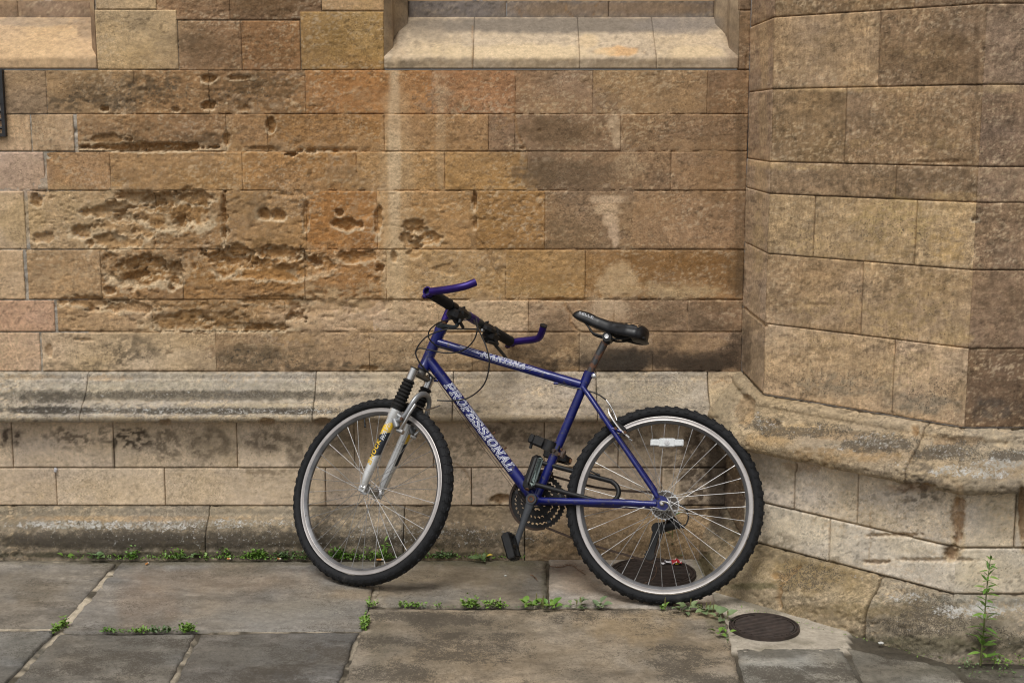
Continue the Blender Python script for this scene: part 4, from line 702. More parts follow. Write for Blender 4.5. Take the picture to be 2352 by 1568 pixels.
# ------------------------------------------------------------------ GROUND
pave = tag(empty('pavement', (0, -1.5, 0)), 'worn grey brown stone pavement with mossy joints', None, None, 'structure')
def gpt(u, v): p = on_z(u, v, 0); return p[0], p[1]
GM = [ # colour marks on the ground (photo-measured positions): x, y, rx, ry, colour, strength, ragged
 (500, 1330, 260, 40, (134, 114, 92), .3, .8), (640, 1420, 220, 30, (128, 124, 116), .6, .6), (340, 1380, 90, 60, (124, 104, 84), .4, .8), (560, 1310, 100, 16, (104, 98, 86), .5, .8), (720, 1390, 150, 22, (134, 128, 116), .5, .6), (820, 1365, 90, 16, (136, 118, 92), .4, .8),
 (1050, 1320, 200, 30, (118, 104, 82), .5, .8), (950, 1380, 90, 16, (124, 122, 116), .4, .8), (1180, 1300, 70, 20, (90, 84, 66), .5, .8), (1100, 1290, 160, 12, (92, 88, 64), .5, .8), (960, 1345, 70, 10, (82, 76, 66), .5, .6),
 (560, 1292, 600, 8, (96, 90, 70), .5, .8), (1250, 1340, 10, 60, (84, 80, 62), .5, .6),
 (1100, 1440, 260, 30, (92, 84, 70), .45, 1.2), (1450, 1440, 140, 40, (154, 130, 92), .4, .9), (1000, 1520, 160, 40, (132, 116, 92), .4, .9), (1560, 1500, 120, 50, (112, 98, 76), .4, 1.2), (1250, 1500, 300, 50, (140, 122, 96), .3, .9), (870, 1480, 30, 80, (104, 96, 80), .5, .8), (1050, 1415, 130, 14, (80, 74, 64), .4, 1.1), (1640, 1430, 20, 30, (104, 98, 70), .4, .8), (1590, 1410, 90, 14, (148, 128, 94), .5, .9),
 (1420, 1360, 80, 40, (160, 142, 120), .4, .8), (1330, 1340, 60, 30, (146, 128, 108), .5, .8), (1320, 1300, 60, 26, (110, 84, 66), .3, 1.2), (1600, 1330, 40, 30, (160, 152, 138), .5, .7), (1620, 1290, 40, 40, (120, 112, 80), .5, .8), (1700, 1380, 60, 16, (186, 178, 164), .4, .7), (1900, 1430, 60, 20, (120, 116, 92), .5, .8), (1800, 1478, 120, 8, (184, 172, 158), .4, .7),
 (1960, 1450, 130, 14, (94, 90, 66), .7, .7), (2000, 1530, 120, 30, (90, 86, 78), .6, 1.0), (1780, 1500, 80, 14, (86, 82, 74), .6, 1.0), (2200, 1540, 140, 20, (84, 80, 68), .6, .8), (300, 1500, 160, 50, (98, 94, 86), .4, .9), (600, 1500, 180, 50, (96, 92, 84), .5, .9), (60, 1350, 120, 40, (112, 102, 86), .5, .8), (100, 1290, 110, 8, (128, 120, 104), .6, .8), (60, 1480, 60, 40, (112, 108, 98), .5, .8),
]
def ground_obj(name, V, Fq, base, parent, seed, lichen=0, crust=.25, mat=M_SLAB, grain_dir=0.0, off=Vector((0, 1.5, 0)), skip=0):
    u, v = proj(V); b = lin(base)
    X, Y = V[:, 0], V[:, 1]
    n = fbm(X*4+seed, Y*6, 5, 50+seed); n2 = fbm(X*28, Y*34, 3, 51+seed); n3 = fbm(X*9+Y*grain_dir*9, Y*40, 3, 52+seed)
    b = (b*.76+.24*(b@np.array([.3,.55,.15])))*np.array([.79, .785, .795])
    mo = sst(.38, .62, fbm(X*13, Y*20, 5, 53+seed, .62)); c = b[None]*(1+(n-.5)[:, None]*.75)*(1+(n2-.5)[:, None]*.45)*(1+(n3-.5)[:, None]*.35)*(.86+.28*mo)[:, None]
    c = c*(1+(fbm(X*5, Y*7, 3, 400+seed)-.5)[:, None]*np.array([.16, 0, -.24]))
    for i, (x, y, rx, ry, cc, a, rag) in enumerate(GM):
        if u.max() < x-rx*2 or u.min() > x+rx*2: continue
        m = 1-sst(.4, 1.15, blob(u, v, x, y, rx, ry, rag, 3000+i)); c = c*(1-a*m[:, None])+lin(cc)*(a*m[:, None])
    K = 1.05*crust*(.50+.75*sst(.38, .72, fbm(X*6+3, Y*9, 5, 70+seed, .62)))*.85; Lc = np.full_like(u, lichen)*sst(.4, .7, fbm(X*6, Y*6, 3, 90+seed))
    o = np_mesh(name, V-np.array([0, -1.5, 0]) if parent is pave else V, Fq, mat, parent, c, np.c_[Lc, K, np.zeros_like(u)])
    return o
def in_marks(u, v): return 0
def slab(quad_px, base, seed, res=.011, gap=.004, top=0.0, crust=.45, wob=1.0, world=None, tilt=0, lichen=.15):
    """a flagstone from four corners (far-left, far-right, near-right, near-left)"""
    Q = np.array(world if world else [gpt(*p_) for p_ in quad_px], float)
    Lx = max(np.hypot(*(Q[1]-Q[0])), np.hypot(*(Q[2]-Q[3]))); Ly = max(np.hypot(*(Q[3]-Q[0])), np.hypot(*(Q[2]-Q[1])))
    nx = max(4, int(Lx/res)); ny = max(4, int(Ly/res))
    s = np.linspace(gap/Lx, 1-gap/Lx, nx+1); t = np.linspace(gap/Ly, 1-gap/Ly, ny+1); S, T = np.meshgrid(s, t)
    P = (Q[0][None, None]*((1-S)*(1-T))[..., None]+Q[1]*(S*(1-T))[..., None]+Q[2]*(S*T)[..., None]+Q[3]*((1-S)*T)[..., None])
    X, Y = P[..., 0], P[..., 1]
    ed = np.minimum(np.minimum(S*Lx, (1-S)*Lx), np.minimum(T*Ly, (1-T)*Ly))
    wx = (fbm(X*22, Y*22, 4, 7+seed, .6)-.5)*.024*np.exp(-ed/.02)*wob; wy = (fbm(X*22, Y*22, 4, 8+seed, .6)-.5)*.024*np.exp(-ed/.02)*wob
    X = X+wx; Y = Y+wy
    rim = .007*(.6+fbm(X*30, Y*30, 2, 9)); e = np.clip(1-ed/rim, 0, 1)
    Z = top+(fbm(X*5, Y*7, 4, 20+seed)-.5)*.006+(fbm(X*45, Y*60, 3, 21+seed)-.5)*.0022-e*e*.006*(.4+1.2*fbm(X*12, Y*12, 3, 29))-np.maximum(0, fbm(X*26, Y*40, 4, 24+seed)-.6)*.02+tilt*(S-.5)
    # shallow spalls with a crisp lip
    sp_ = sst(.60, .625, fbm(X*3.2+seed, Y*5.5, 4, 22+seed)); Z = Z-.0016*sp_
    for (cx_, cy_, rx_, ry_, dp_) in ((1250, 1510, 34, 18, .004), (1285, 1560, 48, 12, .004), (1050, 1550, 100, 12, .003), (900, 1540, 40, 20, .004)):
        uu, vv_ = proj(np.stack([X, Y, Z*0], -1)); r_ = np.sqrt(((uu-cx_)/rx_)**2+((vv_-cy_)/ry_)**2)+.3*(fbm(uu/12, vv_/12, 3, 33)-.5)
        Z = Z-dp_*(1-sst(.85, 1.0, r_))+dp_*.7*(1-sst(.3, .8, r_))
    V = np.stack([X, Y, Z], -1); ny1, nx1 = V.shape[:2]; V = V.reshape(-1, 3)
    idx = np.arange(nx1*ny1).reshape(ny1, nx1)
    Fq = np.stack([idx[:-1, :-1], idx[1:, :-1], idx[1:, 1:], idx[:-1, 1:]], -1).reshape(-1, 4)
    bi = np.r_[idx[0, :], idx[1:, -1], idx[-1, -2::-1], idx[-2:0:-1, 0]]
    VB = V[bi].copy(); VB[:, 2] -= .035; n0 = len(V); m_ = len(bi); r = np.arange(m_); r2 = (r+1) % m_
    Fr = np.c_[bi[r], bi[r2], n0+r2, n0+r]
    return ground_obj('paving_slab', np.r_[V, VB], np.r_[Fq, Fr], base, pave, seed, lichen=lichen, crust=crust)
slab([(-420, 1284), (268, 1290), (138, 1441), (-560, 1441)], (136, 128, 114), 1)
slab([(276, 1289), (868, 1287), (838, 1446), (144, 1449)], (138, 129, 114), 2)
slab([(874, 1286), (1256, 1284), (1258, 1390), (864, 1391)], (136, 126, 108), 3)
slab([(1260, 1283), (1602, 1281), (1652, 1392), (1262, 1391)], (168, 155, 136), 4, gap=.002, crust=.2, wob=.5)
slab([(848, 1397), (1660, 1398), (1722, 1640), (762, 1640)], (150, 134, 108), 5, crust=.75, top=.002)
slab([(-560, 1447), (128, 1447), (-60, 1640), (-760, 1640)], (124, 120, 110), 6)
slab([(138, 1455), (452, 1453), (352, 1640), (-40, 1640)], (118, 112, 100), 7, crust=.65)
slab([(460, 1453), (824, 1450), (752, 1640), (362, 1640)], (118, 112, 102), 8, crust=.7)
slab([(1690, 1486), (1934, 1484), (2012, 1640), (1728, 1640)], (144, 138, 122), 9, crust=.75)
slab([(1944, 1484), (2178, 1525), (2300, 1640), (2020, 1640)], (136, 130, 114), 10, crust=.8, top=-.004)
slab([(2200, 1527), (2700, 1527), (2850, 1640), (2310, 1640)], (112, 106, 90), 11, crust=.8, top=-.006)
# further flags, running on below the frame towards the street
y0_ = gpt(1176, 1646)[1]; k = 20
for r_ in range(3):
    xx = -3.6+.3*(r_ % 2)
    while xx < 3.2:
        ww = random.uniform(.55, .95); k += 1
        slab(None, random.choice([(126, 118, 102), (134, 122, 100), (118, 112, 102)]), k, res=.05, world=[(xx, y0_-r_*.5), (xx+ww, y0_-r_*.5), (xx+ww, y0_-(r_+1)*.5), (xx, y0_-(r_+1)*.5)]); xx += ww
# bedding under the flags: soil and pale mortar; then the street out to the horizon
nx, ny = 520, 190
xs = np.linspace(-3.7, 3.3, nx); ys = np.linspace(.05, -3.4, ny); X, Y = np.meshgrid(xs, ys)
uu, vv_ = proj(np.stack([X, Y, X*0], -1))
def strip(pts, wd):
    m = np.zeros_like(X)
    for a, b in zip(pts[:-1], pts[1:]):
        a = np.array(gpt(*a)); b = np.array(gpt(*b)); ab = b-a; t = np.clip(((X-a[0])*ab[0]+(Y-a[1])*ab[1])/(ab@ab), 0, 1)
        m = np.maximum(m, 1-sst(wd*.7, wd*1.2, np.hypot(X-a[0]-ab[0]*t, Y-a[1]-ab[1]*t)))
    return m
pale = np.maximum.reduce([strip([(262, 1308), (140, 1442)], .022), strip([(-300, 1443), (130, 1443)], .012), strip([(868, 1345), (862, 1392), (960, 1394)], .014)*.8, strip([(480, 1449), (830, 1447)], .010)*.7,
                          strip([(60, 1290), (190, 1290)], .02), strip([(448, 1452), (356, 1640)], .014)*.7, strip([(838, 1445), (755, 1640)], .02)*.6, strip([(1262, 1392), (1480, 1393)], .01)*.5, strip([(138, 1450), (-40, 1640)], .016)*.75])
conc = ((X > gpt(1640, 1400)[0]-.01)*(uu > 1636)*(vv_ < 1492)*(uu < 1950)).astype(float)
gz = -.012+pale*.0095+conc*.0085+(fbm(X*30, Y*30, 3, 5)-.5)*.004
pale = pale*sst(.42, .56, fbm(X*16, Y*22, 4, 444, .6)+.06)
V = np.stack([X, Y, gz], -1).reshape(-1, 3); idx = np.arange(nx*ny).reshape(ny, nx)
Fq = np.stack([idx[:-1, :-1], idx[1:, :-1], idx[1:, 1:], idx[:-1, 1:]], -1).reshape(-1, 4)
bo = ground_obj('joint_bedding', V, Fq, (84, 76, 60), pave, 31, crust=.3, lichen=.1)
cc = np.zeros(len(V)*4, np.float32); at = bo.data.attributes['Col']; at.data.foreach_get('color', cc); cc = cc.reshape(-1, 4)
pm = np.clip(pale, 0, 1).ravel()[:, None]; cm_ = conc.ravel()[:, None]
nn = (1+(fbm(X*20, Y*20, 4, 8)-.5)*.4).ravel()[:, None]
cc[:, :3] = cc[:, :3]*(1-pm)+lin((176, 164, 144))*nn*pm; dirt = sst(.5, .7, fbm(X*8, Y*14, 4, 808)).ravel()[:, None]
cc[:, :3] = cc[:, :3]*(1-cm_)+(lin((166, 157, 142))*nn*(1-.6*dirt)+lin((104, 98, 80))*.6*dirt)*cm_; at.data.foreach_set('color', cc.ravel())
M_STREET = flat_mat('street_asphalt', (0.10, 0.095, 0.088), rough=.9, var=.25, scale=30, bump=.5)
st_ = py_mesh('street', [(-400, -400, -.03), (400, -400, -.03), (400, 60, -.03), (-400, 60, -.03)], [(0, 1, 2, 3)], M_STREET, None, False); tag(st_, None, None, None, 'structure')


# ------------------------------------------------------------------ BICYCLE (local axes: X forward along the frame, Y to its left side, Z up in the frame plane)
LEAN = math.radians(19.14)
BO = Vector((.4953, -.67456, 0)); BU = Vector((-.97911, .20334, 0)).normalized(); BN = Vector((-.20334, -.97911, 0)).normalized()
BUP = Vector((0, 0, 1))*math.cos(LEAN)-BN*math.sin(LEAN); BY = BN*math.cos(LEAN)+Vector((0, 0, 1))*math.sin(LEAN)
BM = Matrix(((BU.x, BY.x, BUP.x, BO.x), (BU.y, BY.y, BUP.y, BO.y), (BU.z, BY.z, BUP.z, BO.z), (0, 0, 0, 1)))
def at(u, v, Y=0.0):
    """point measured in the photograph -> bicycle coordinates, given its distance Y from the frame plane"""
    r = Vector(ray(u, v)); Pn = BO+BY*Y; C_ = Vector(CAM); t = (Pn-C_).dot(BY)/r.dot(BY); q = C_+r*t-BO
    return Vector((q.dot(BU), Y, q.dot(BUP)))
bike = tag(empty('bicycle'), 'old blue mountain bike leaning on the stone wall with its handlebar turned backwards', 'bicycle')
bike.matrix_world = BM
PURPLE = (0.022, 0.018, 0.20)
M_PAINT = flat_mat('blue_enamel', (0.0035, 0.0075, 0.105), rough=.30, metal=.12, var=.25, scale=14, second=(.055, .048, .055), thr=(.58, .66), coat=.45, spec=.3, s2=75)
M_VIOLET = flat_mat('violet_anodised', (0.020, 0.006, 0.115), rough=.30, metal=.4, var=.25, scale=25, second=(.22, .14, .09), thr=(.69, .72), s2=60)
M_TYRE = flat_mat('tyre_rubber', (0.0110, 0.0115, 0.0128), rough=.75, var=.35, scale=40, bump=.2, spec=.28, second=(.045, .042, .038), thr=(.6, .8), s2=14)
M_RIMD = flat_mat('rim_inner_grey', (0.16, 0.16, 0.165), rough=.4, metal=.6, var=.2, scale=30, second=(.10, .09, .08), thr=(.6, .75))
M_RIM = flat_mat('rim_aluminium', (0.44, 0.41, 0.39), rough=.36, metal=.6, var=.12, scale=18, second=(.22, .19, .17), thr=(.66, .78), s2=40)
M_CHROME = flat_mat('worn_chrome', (0.55, 0.54, 0.53), rough=.24, metal=.95, var=.15, scale=50, second=(.16, .10, .06), thr=(.64, .72), s2=70)
M_SPOKE = flat_mat('spoke_steel', (0.34, 0.335, 0.33), rough=.38, metal=.8, var=.2, scale=20)
M_SILVER = flat_mat('silver_paint', (0.68, 0.68, 0.67), rough=.26, metal=.55, var=.10, scale=20, second=(.10, .06, .04), thr=(.70, .74), s2=45)
M_BLACK = flat_mat('black_plastic', (0.0085, 0.0085, 0.0090), spec=.32, rough=.48, var=.3, scale=50, second=(.03, .027, .024), thr=(.55, .8), s2=20)
M_RUBBER = flat_mat('grip_rubber', (0.010, 0.0095, 0.009), spec=.3, rough=.78, var=.3, scale=60, bump=.5)
M_BAR = flat_mat('grey_bar', (0.045, 0.055, 0.062), rough=.4, metal=.5, var=.2, scale=30)
M_CRANK = flat_mat('dark_grey_crank', (0.032, 0.035, 0.040), rough=.46, metal=.35, var=.25, scale=30, second=(.09, .09, .09), thr=(.6, .75), s2=30)
M_RUST = flat_mat('rusty_steel', (0.10, 0.048, 0.024), rough=.85, metal=.2, var=.4, scale=120, bump=.5)
M_CHAIN = flat_mat('rusty_chain', (0.050, 0.032, 0.022), rough=.75, metal=.4, var=.4, scale=150)
M_POST = flat_mat('rusty_seat_post', (0.045, 0.045, 0.046), rough=.5, metal=.5, var=.3, scale=40, second=(.115, .050, .025), thr=(.46, .56), s2=28)
M_RING = flat_mat('black_chainring', (0.008, 0.0072, 0.0066), rough=.6, metal=.4, var=.4, scale=70, second=(.035, .020, .012), thr=(.6, .72), s2=50)
M_CABLE = flat_mat('cable_housing', (0.012, 0.012, 0.013), rough=.4, var=.2)
M_WHITE = flat_mat('decal_white', (0.62, 0.63, 0.66), rough=.45, var=.12, scale=60)
M_NAVY = flat_mat('decal_blue', (0.02, 0.03, 0.16), rough=.4, var=.2, scale=60)
M_YELLOW = flat_mat('decal_yellow', (0.72, 0.46, 0.03), rough=.45, var=.12, scale=60)
M_DBLACK = flat_mat('decal_black', (0.014, 0.018, 0.026), rough=.4, var=.3, scale=60)
M_SADDLE = flat_mat('saddle_vinyl', (0.0085, 0.0085, 0.0095), rough=.34, var=.3, scale=50, bump=.12, spec=.34)
M_TORN = flat_mat('torn_foam', (0.34, 0.22, 0.12), rough=.9, var=.4, scale=200)
M_ORANGE = flat_mat('amber_reflector', (0.42, 0.13, 0.02), rough=.3, var=.3, scale=90)
M_LENS = flat_mat('clear_reflector', (0.60, 0.62, 0.62), rough=.16, var=.10, scale=140, bump=.5)

# ---- frame
BB = Vector((.446, 0, .328)); ST = Vector((.287, 0, .772)); HT = Vector((.8314, 0, .9192)); HB = Vector((.8834, 0, .7774)); RA = Vector((0, 0, .339))
ha = (HT-HB).normalized()
TTa, TTb = Vector((.849, 0, .874)), Vector((.310, 0, .739))
DTa, DTb = Vector((.868, 0, .810)), BB.copy()
f_ = MB()
f_.tube([HB-ha*.004, HB+ha*.008, HB+ha*.012, HT-ha*.012, HT-ha*.008, HT+ha*.002], [.0225, .0225, .0205, .0205, .0225, .0225], 24)
f_.tube([TTa, TTb], .0170, 24); f_.tube([DTa, DTb], .0200, 24); f_.tube([BB, ST], .0156, 24)
f_.tube([BB+Vector((0, -.036, 0)), BB+Vector((0, .036, 0))], .021, 28)
f_.tube([ST-(ST-BB).normalized()*.030, ST+(ST-BB).normalized()*.004], .0172, 24)
for s in (1, -1):
    f_.tube(catmull([Vector((.300, .012*s, .728)), Vector((.27, .026*s, .692)), Vector((.20, .044*s, .600)), Vector((.10, .060*s, .470)), Vector((.030, .068*s, .378)), Vector((.014, .069*s, .352))], 5), [.0088]*24+[.0075, .006], 14)
    f_.tube(catmull([BB+Vector((-.006, .022*s, -.002)), BB+Vector((-.07, .034*s, 0)), Vector((.27, .044*s, .330)), Vector((.12, .062*s, .334)), Vector((.035, .069*s, .335)), Vector((.018, .069*s, .335))], 5), [.0120]*9+[.0125]*8+[.0105]*7+[.009, .0075], 14)
    # drop-out plate
    V = []; Pp = [(.032, .327), (.032, .345), (.016, .366), (.000, .364), (-.014, .358), (-.021, .344), (-.020, .326), (-.010, .316), (.006, .318), (.016, .324)]
    for yy in (.066, .0715): V += [Vector((x, yy*s, z)) for x, z in Pp]
    n = len(Pp); f_.add(V, [tuple(range(n)), tuple(range(2*n-1, n-1, -1))]+[(i, i+n, (i+1) % n+n, (i+1) % n) for i in range(n)])
f_.tube([Vector((.225, -.044, .625)), Vector((.225, .044, .625))], .007, 12)
f_.tube([Vector((.372, -.034, .330)), Vector((.372, .034, .330))], .008, 12)
for s in (1, -1): f_.tube([Vector((.185, .050*s, .585)), Vector((.150, .052*s, .575))], .006, 10)
for q in (at(1042, 803, .006), at(1277, 880, .004), at(1002, 874, .010)): f_.tube([q+Vector((.008, 0, 0)), q-Vector((.008, 0, 0))], .0048, 10)
frame = f_.build('frame', M_PAINT, bike, True, 50)
for nm, P_ in (('bolt', at(1150, 1031, .0)), ('bolt', at(1156, 1027, .0))): pass
for q in ((1132, 996), (1158, 1030)):
    b = MB(); P_ = at(q[0], q[1], .0); b.tube([P_, P_+Vector((-.008, 0, .006))], .0042, 8); b.build('bottle_bolt', M_RUST, frame)

# ---- lettering built as strokes wrapped round the tubes
GL = {
 'M': (1.15, [[(.12, 0), (.12, 1), (.57, .25), (1.02, 1), (1.02, 0)], [(-.02, 0), (.28, 0)], [(.86, 0), (1.16, 0)], [(-.02, 1), (.14, 1)], [(1.0, 1), (1.16, 1)]]),
 'A': (1.0, [[(.1, 0), (.5, 1), (.9, 0)], [(.24, .36), (.76, .36)], [(-.04, 0), (.26, 0)], [(.74, 0), (1.04, 0)]]),
 'R': (.95, [[(.15, 0), (.15, 1), (.55, 1), (.78, .88), (.78, .64), (.55, .52), (.15, .52)], [(.5, .52), (.88, 0)], [(0, 0), (.32, 0)], [(.78, 0), (1.0, 0)], [(0, 1), (.2, 1)]]),
 'T': (.9, [[(.45, 0), (.45, 1)], [(.0, 1), (.9, 1)], [(.0, 1), (0, .78)], [(.9, 1), (.9, .78)], [(.25, 0), (.65, 0)]]),
 'I': (.5, [[(.25, 0), (.25, 1)], [(.05, 0), (.45, 0)], [(.05, 1), (.45, 1)]]),
 'N': (1.0, [[(.15, 0), (.15, 1), (.85, 0), (.85, 1)], [(0, 0), (.32, 0)], [(0, 1), (.15, 1)], [(.7, 1), (1, 1)]]),
 'P': (.9, [[(.15, 0), (.15, 1), (.55, 1), (.8, .88), (.8, .6), (.55, .47), (.15, .47)], [(0, 0), (.35, 0)], [(0, 1), (.2, 1)]]),
 'O': (.95, [[(.47, 0), (.18, .12), (.08, .5), (.18, .88), (.47, 1), (.77, .88), (.87, .5), (.77, .12), (.47, 0)]]),
 'F': (.85, [[(.15, 0), (.15, 1), (.8, 1), (.8, .78)], [(.15, .52), (.58, .52)], [(0, 0), (.35, 0)], [(0, 1), (.2, 1)]]),
 'E': (.85, [[(.8, .22), (.8, 0), (.15, 0), (.15, 1), (.8, 1), (.8, .78)], [(.15, .52), (.58, .52)], [(0, 0), (.2, 0)], [(0, 1), (.2, 1)]]),
 'S': (.85, [[(.08, .22), (.12, .04), (.45, 0), (.75, .1), (.78, .32), (.5, .5), (.2, .62), (.1, .82), (.35, 1), (.65, .98), (.76, .78)]]),
 'L': (.85, [[(.15, 1), (.15, 0), (.78, 0), (.78, .28)], [(0, 1), (.32, 1)], [(0, 0), (.2, 0)]]),
 'H': (.95, [[(.15, 0), (.15, 1)], [(.8, 0), (.8, 1)], [(.15, .5), (.8, .5)]]),
 'C': (.85, [[(.8, .2), (.6, 0), (.25, .05), (.1, .3), (.1, .75), (.3, 1), (.62, 1), (.8, .8)]]),
 'K': (.9, [[(.15, 0), (.15, 1)], [(.8, 1), (.18, .45), (.85, 0)]]),
 'W': (1.2, [[(.0, 1), (.28, 0), (.6, .8), (.9, 0), (1.2, 1)]]), 'V': (.95, [[(.05, 1), (.45, 0), (.9, 1)]])}
def lettering(word, P0, P1, r, facing, h, widths, mats, parent, shear=.28, toff=0.0, name='lettering', gap=.2, up=None):
    """word along the tube line P0->P1; 'facing' points out of the middle of the letters"""
    d = (P1-P0); Ln = d.length; d.normalize(); fc = (facing-d*facing.dot(d)).normalized(); upv = fc.cross(d)
    if up is not None and upv.dot(up) < 0: upv = -upv
    tot = sum(GL[c][0]+gap for c in word)-gap; sc_ = Ln/tot
    for layer, (wd, mt) in enumerate(zip(widths, mats)):
        b = MB(); k = 0; x0 = 0
        for c in word:
            wdt, strokes = GL[c]
            for st in strokes:
                for (xa, ya), (xb, yb) in zip(st[:-1], st[1:]):
                    A = Vector(((x0+xa)*sc_+shear*(ya-.5)*h, (ya-.5)*h)); B_ = Vector(((x0+xb)*sc_+shear*(yb-.5)*h, (yb-.5)*h))
                    q = B_-A
                    if q.length < 1e-9: continue
                    e = q.normalized(); nn = Vector((-e.y, e.x)); A2 = A-e*wd/2; B2 = B_+e*wd/2; k += 1; m = 5; off = .00035+layer*.0004+(k % 9)*.00002
                    V = []
                    for i in range(m+1):
                        for sg in (-1, 1):
                            p = A2+(B2-A2)*(i/m)+nn*(sg*wd/2); an = (p.y+toff)/r
                            V.append(P0+d*p.x+(fc*math.cos(an)+upv*math.sin(an))*(r+off))
                    b.add(V, [(2*i, 2*i+1, 2*i+3, 2*i+2) for i in range(m)])
            x0 += wdt+gap
        b.build(name, mt, parent, False)
def onseg(A, B, u, v, Y):
    p = at(u, v, Y); d = (B-A).normalized(); return A+d*((p-A).dot(d))
Yv = Vector((0, 1, 0)); dtd = (DTb-DTa).normalized(); ttd = (TTb-TTa).normalized()
view = Vector((0, 1, .10)).normalized()
lettering('PROFESSIONAL', onseg(DTa, DTb, 1026, 886, .015), onseg(DTa, DTb, 1173, 1082, .015), .0200, Vector((0, 1, .22)), .0285, (.0070, .0022), (M_WHITE, M_NAVY), frame, .32, up=Vector((-.8, 0, .6)), toff=.002)
lettering('MARTINA', onseg(TTa, TTb, 1108, 815, .015), onseg(TTa, TTb, 1206, 845, .015), .0170, Vector((0, 1, .45)), .0195, (.0046, .0014), (M_WHITE, M_NAVY), frame, .32, up=Vector((0, 0, 1)))
def stripe(pts, wd, mat, A, B, r, facing, name='stripe'):
    d = (B-A).normalized(); fc = (facing-d*facing.dot(d)).normalized(); upv = fc.cross(d); 
    if upv.z < 0: upv = -upv
    b = MB(); V = []; n = 14; Q = []
    for (a, c) in zip(pts[:-1], pts[1:]): Q += [(a[0]+(c[0]-a[0])*i/n, a[1]+(c[1]-a[1])*i/n) for i in range(n+1)]
    for s, t in Q:
        for sg in (-1, 1): an = (t+sg*wd/2)/r; V.append(A+d*s+(fc*math.cos(an)+upv*math.sin(an))*(r+.0005))
    b.add(V, [(2*i, 2*i+1, 2*i+3, 2*i+2) for i in range(len(Q)-1)]); b.build(name, mat, frame, False)
def tts(u, v): p = at(u, v, .015); return (p-TTa).dot(ttd)
fcT = Vector((0, 1, .3))
stripe([(tts(1056, 793), .006), (tts(1100, 806), .007)], .0012, M_WHITE, TTa, TTb, .0170, fcT)
stripe([(tts(1056, 793), .006), (tts(1100, 814), -.003)], .0012, M_WHITE, TTa, TTb, .0170, fcT)
stripe([(tts(1212, 843), .006), (tts(1262, 862), -.002)], .0012, M_WHITE, TTa, TTb, .0170, fcT)
stripe([(tts(1150, 842), -.010), (tts(1205, 852), -.006), (tts(1262, 862), -.002)], .0009, M_WHITE, TTa, TTb, .0170, fcT)
stripe([(tts(1056, 800), -.012), (tts(1130, 832), -.014), (tts(1200, 850), -.013)], .0005, M_WHITE, TTa, TTb, .0170, fcT)

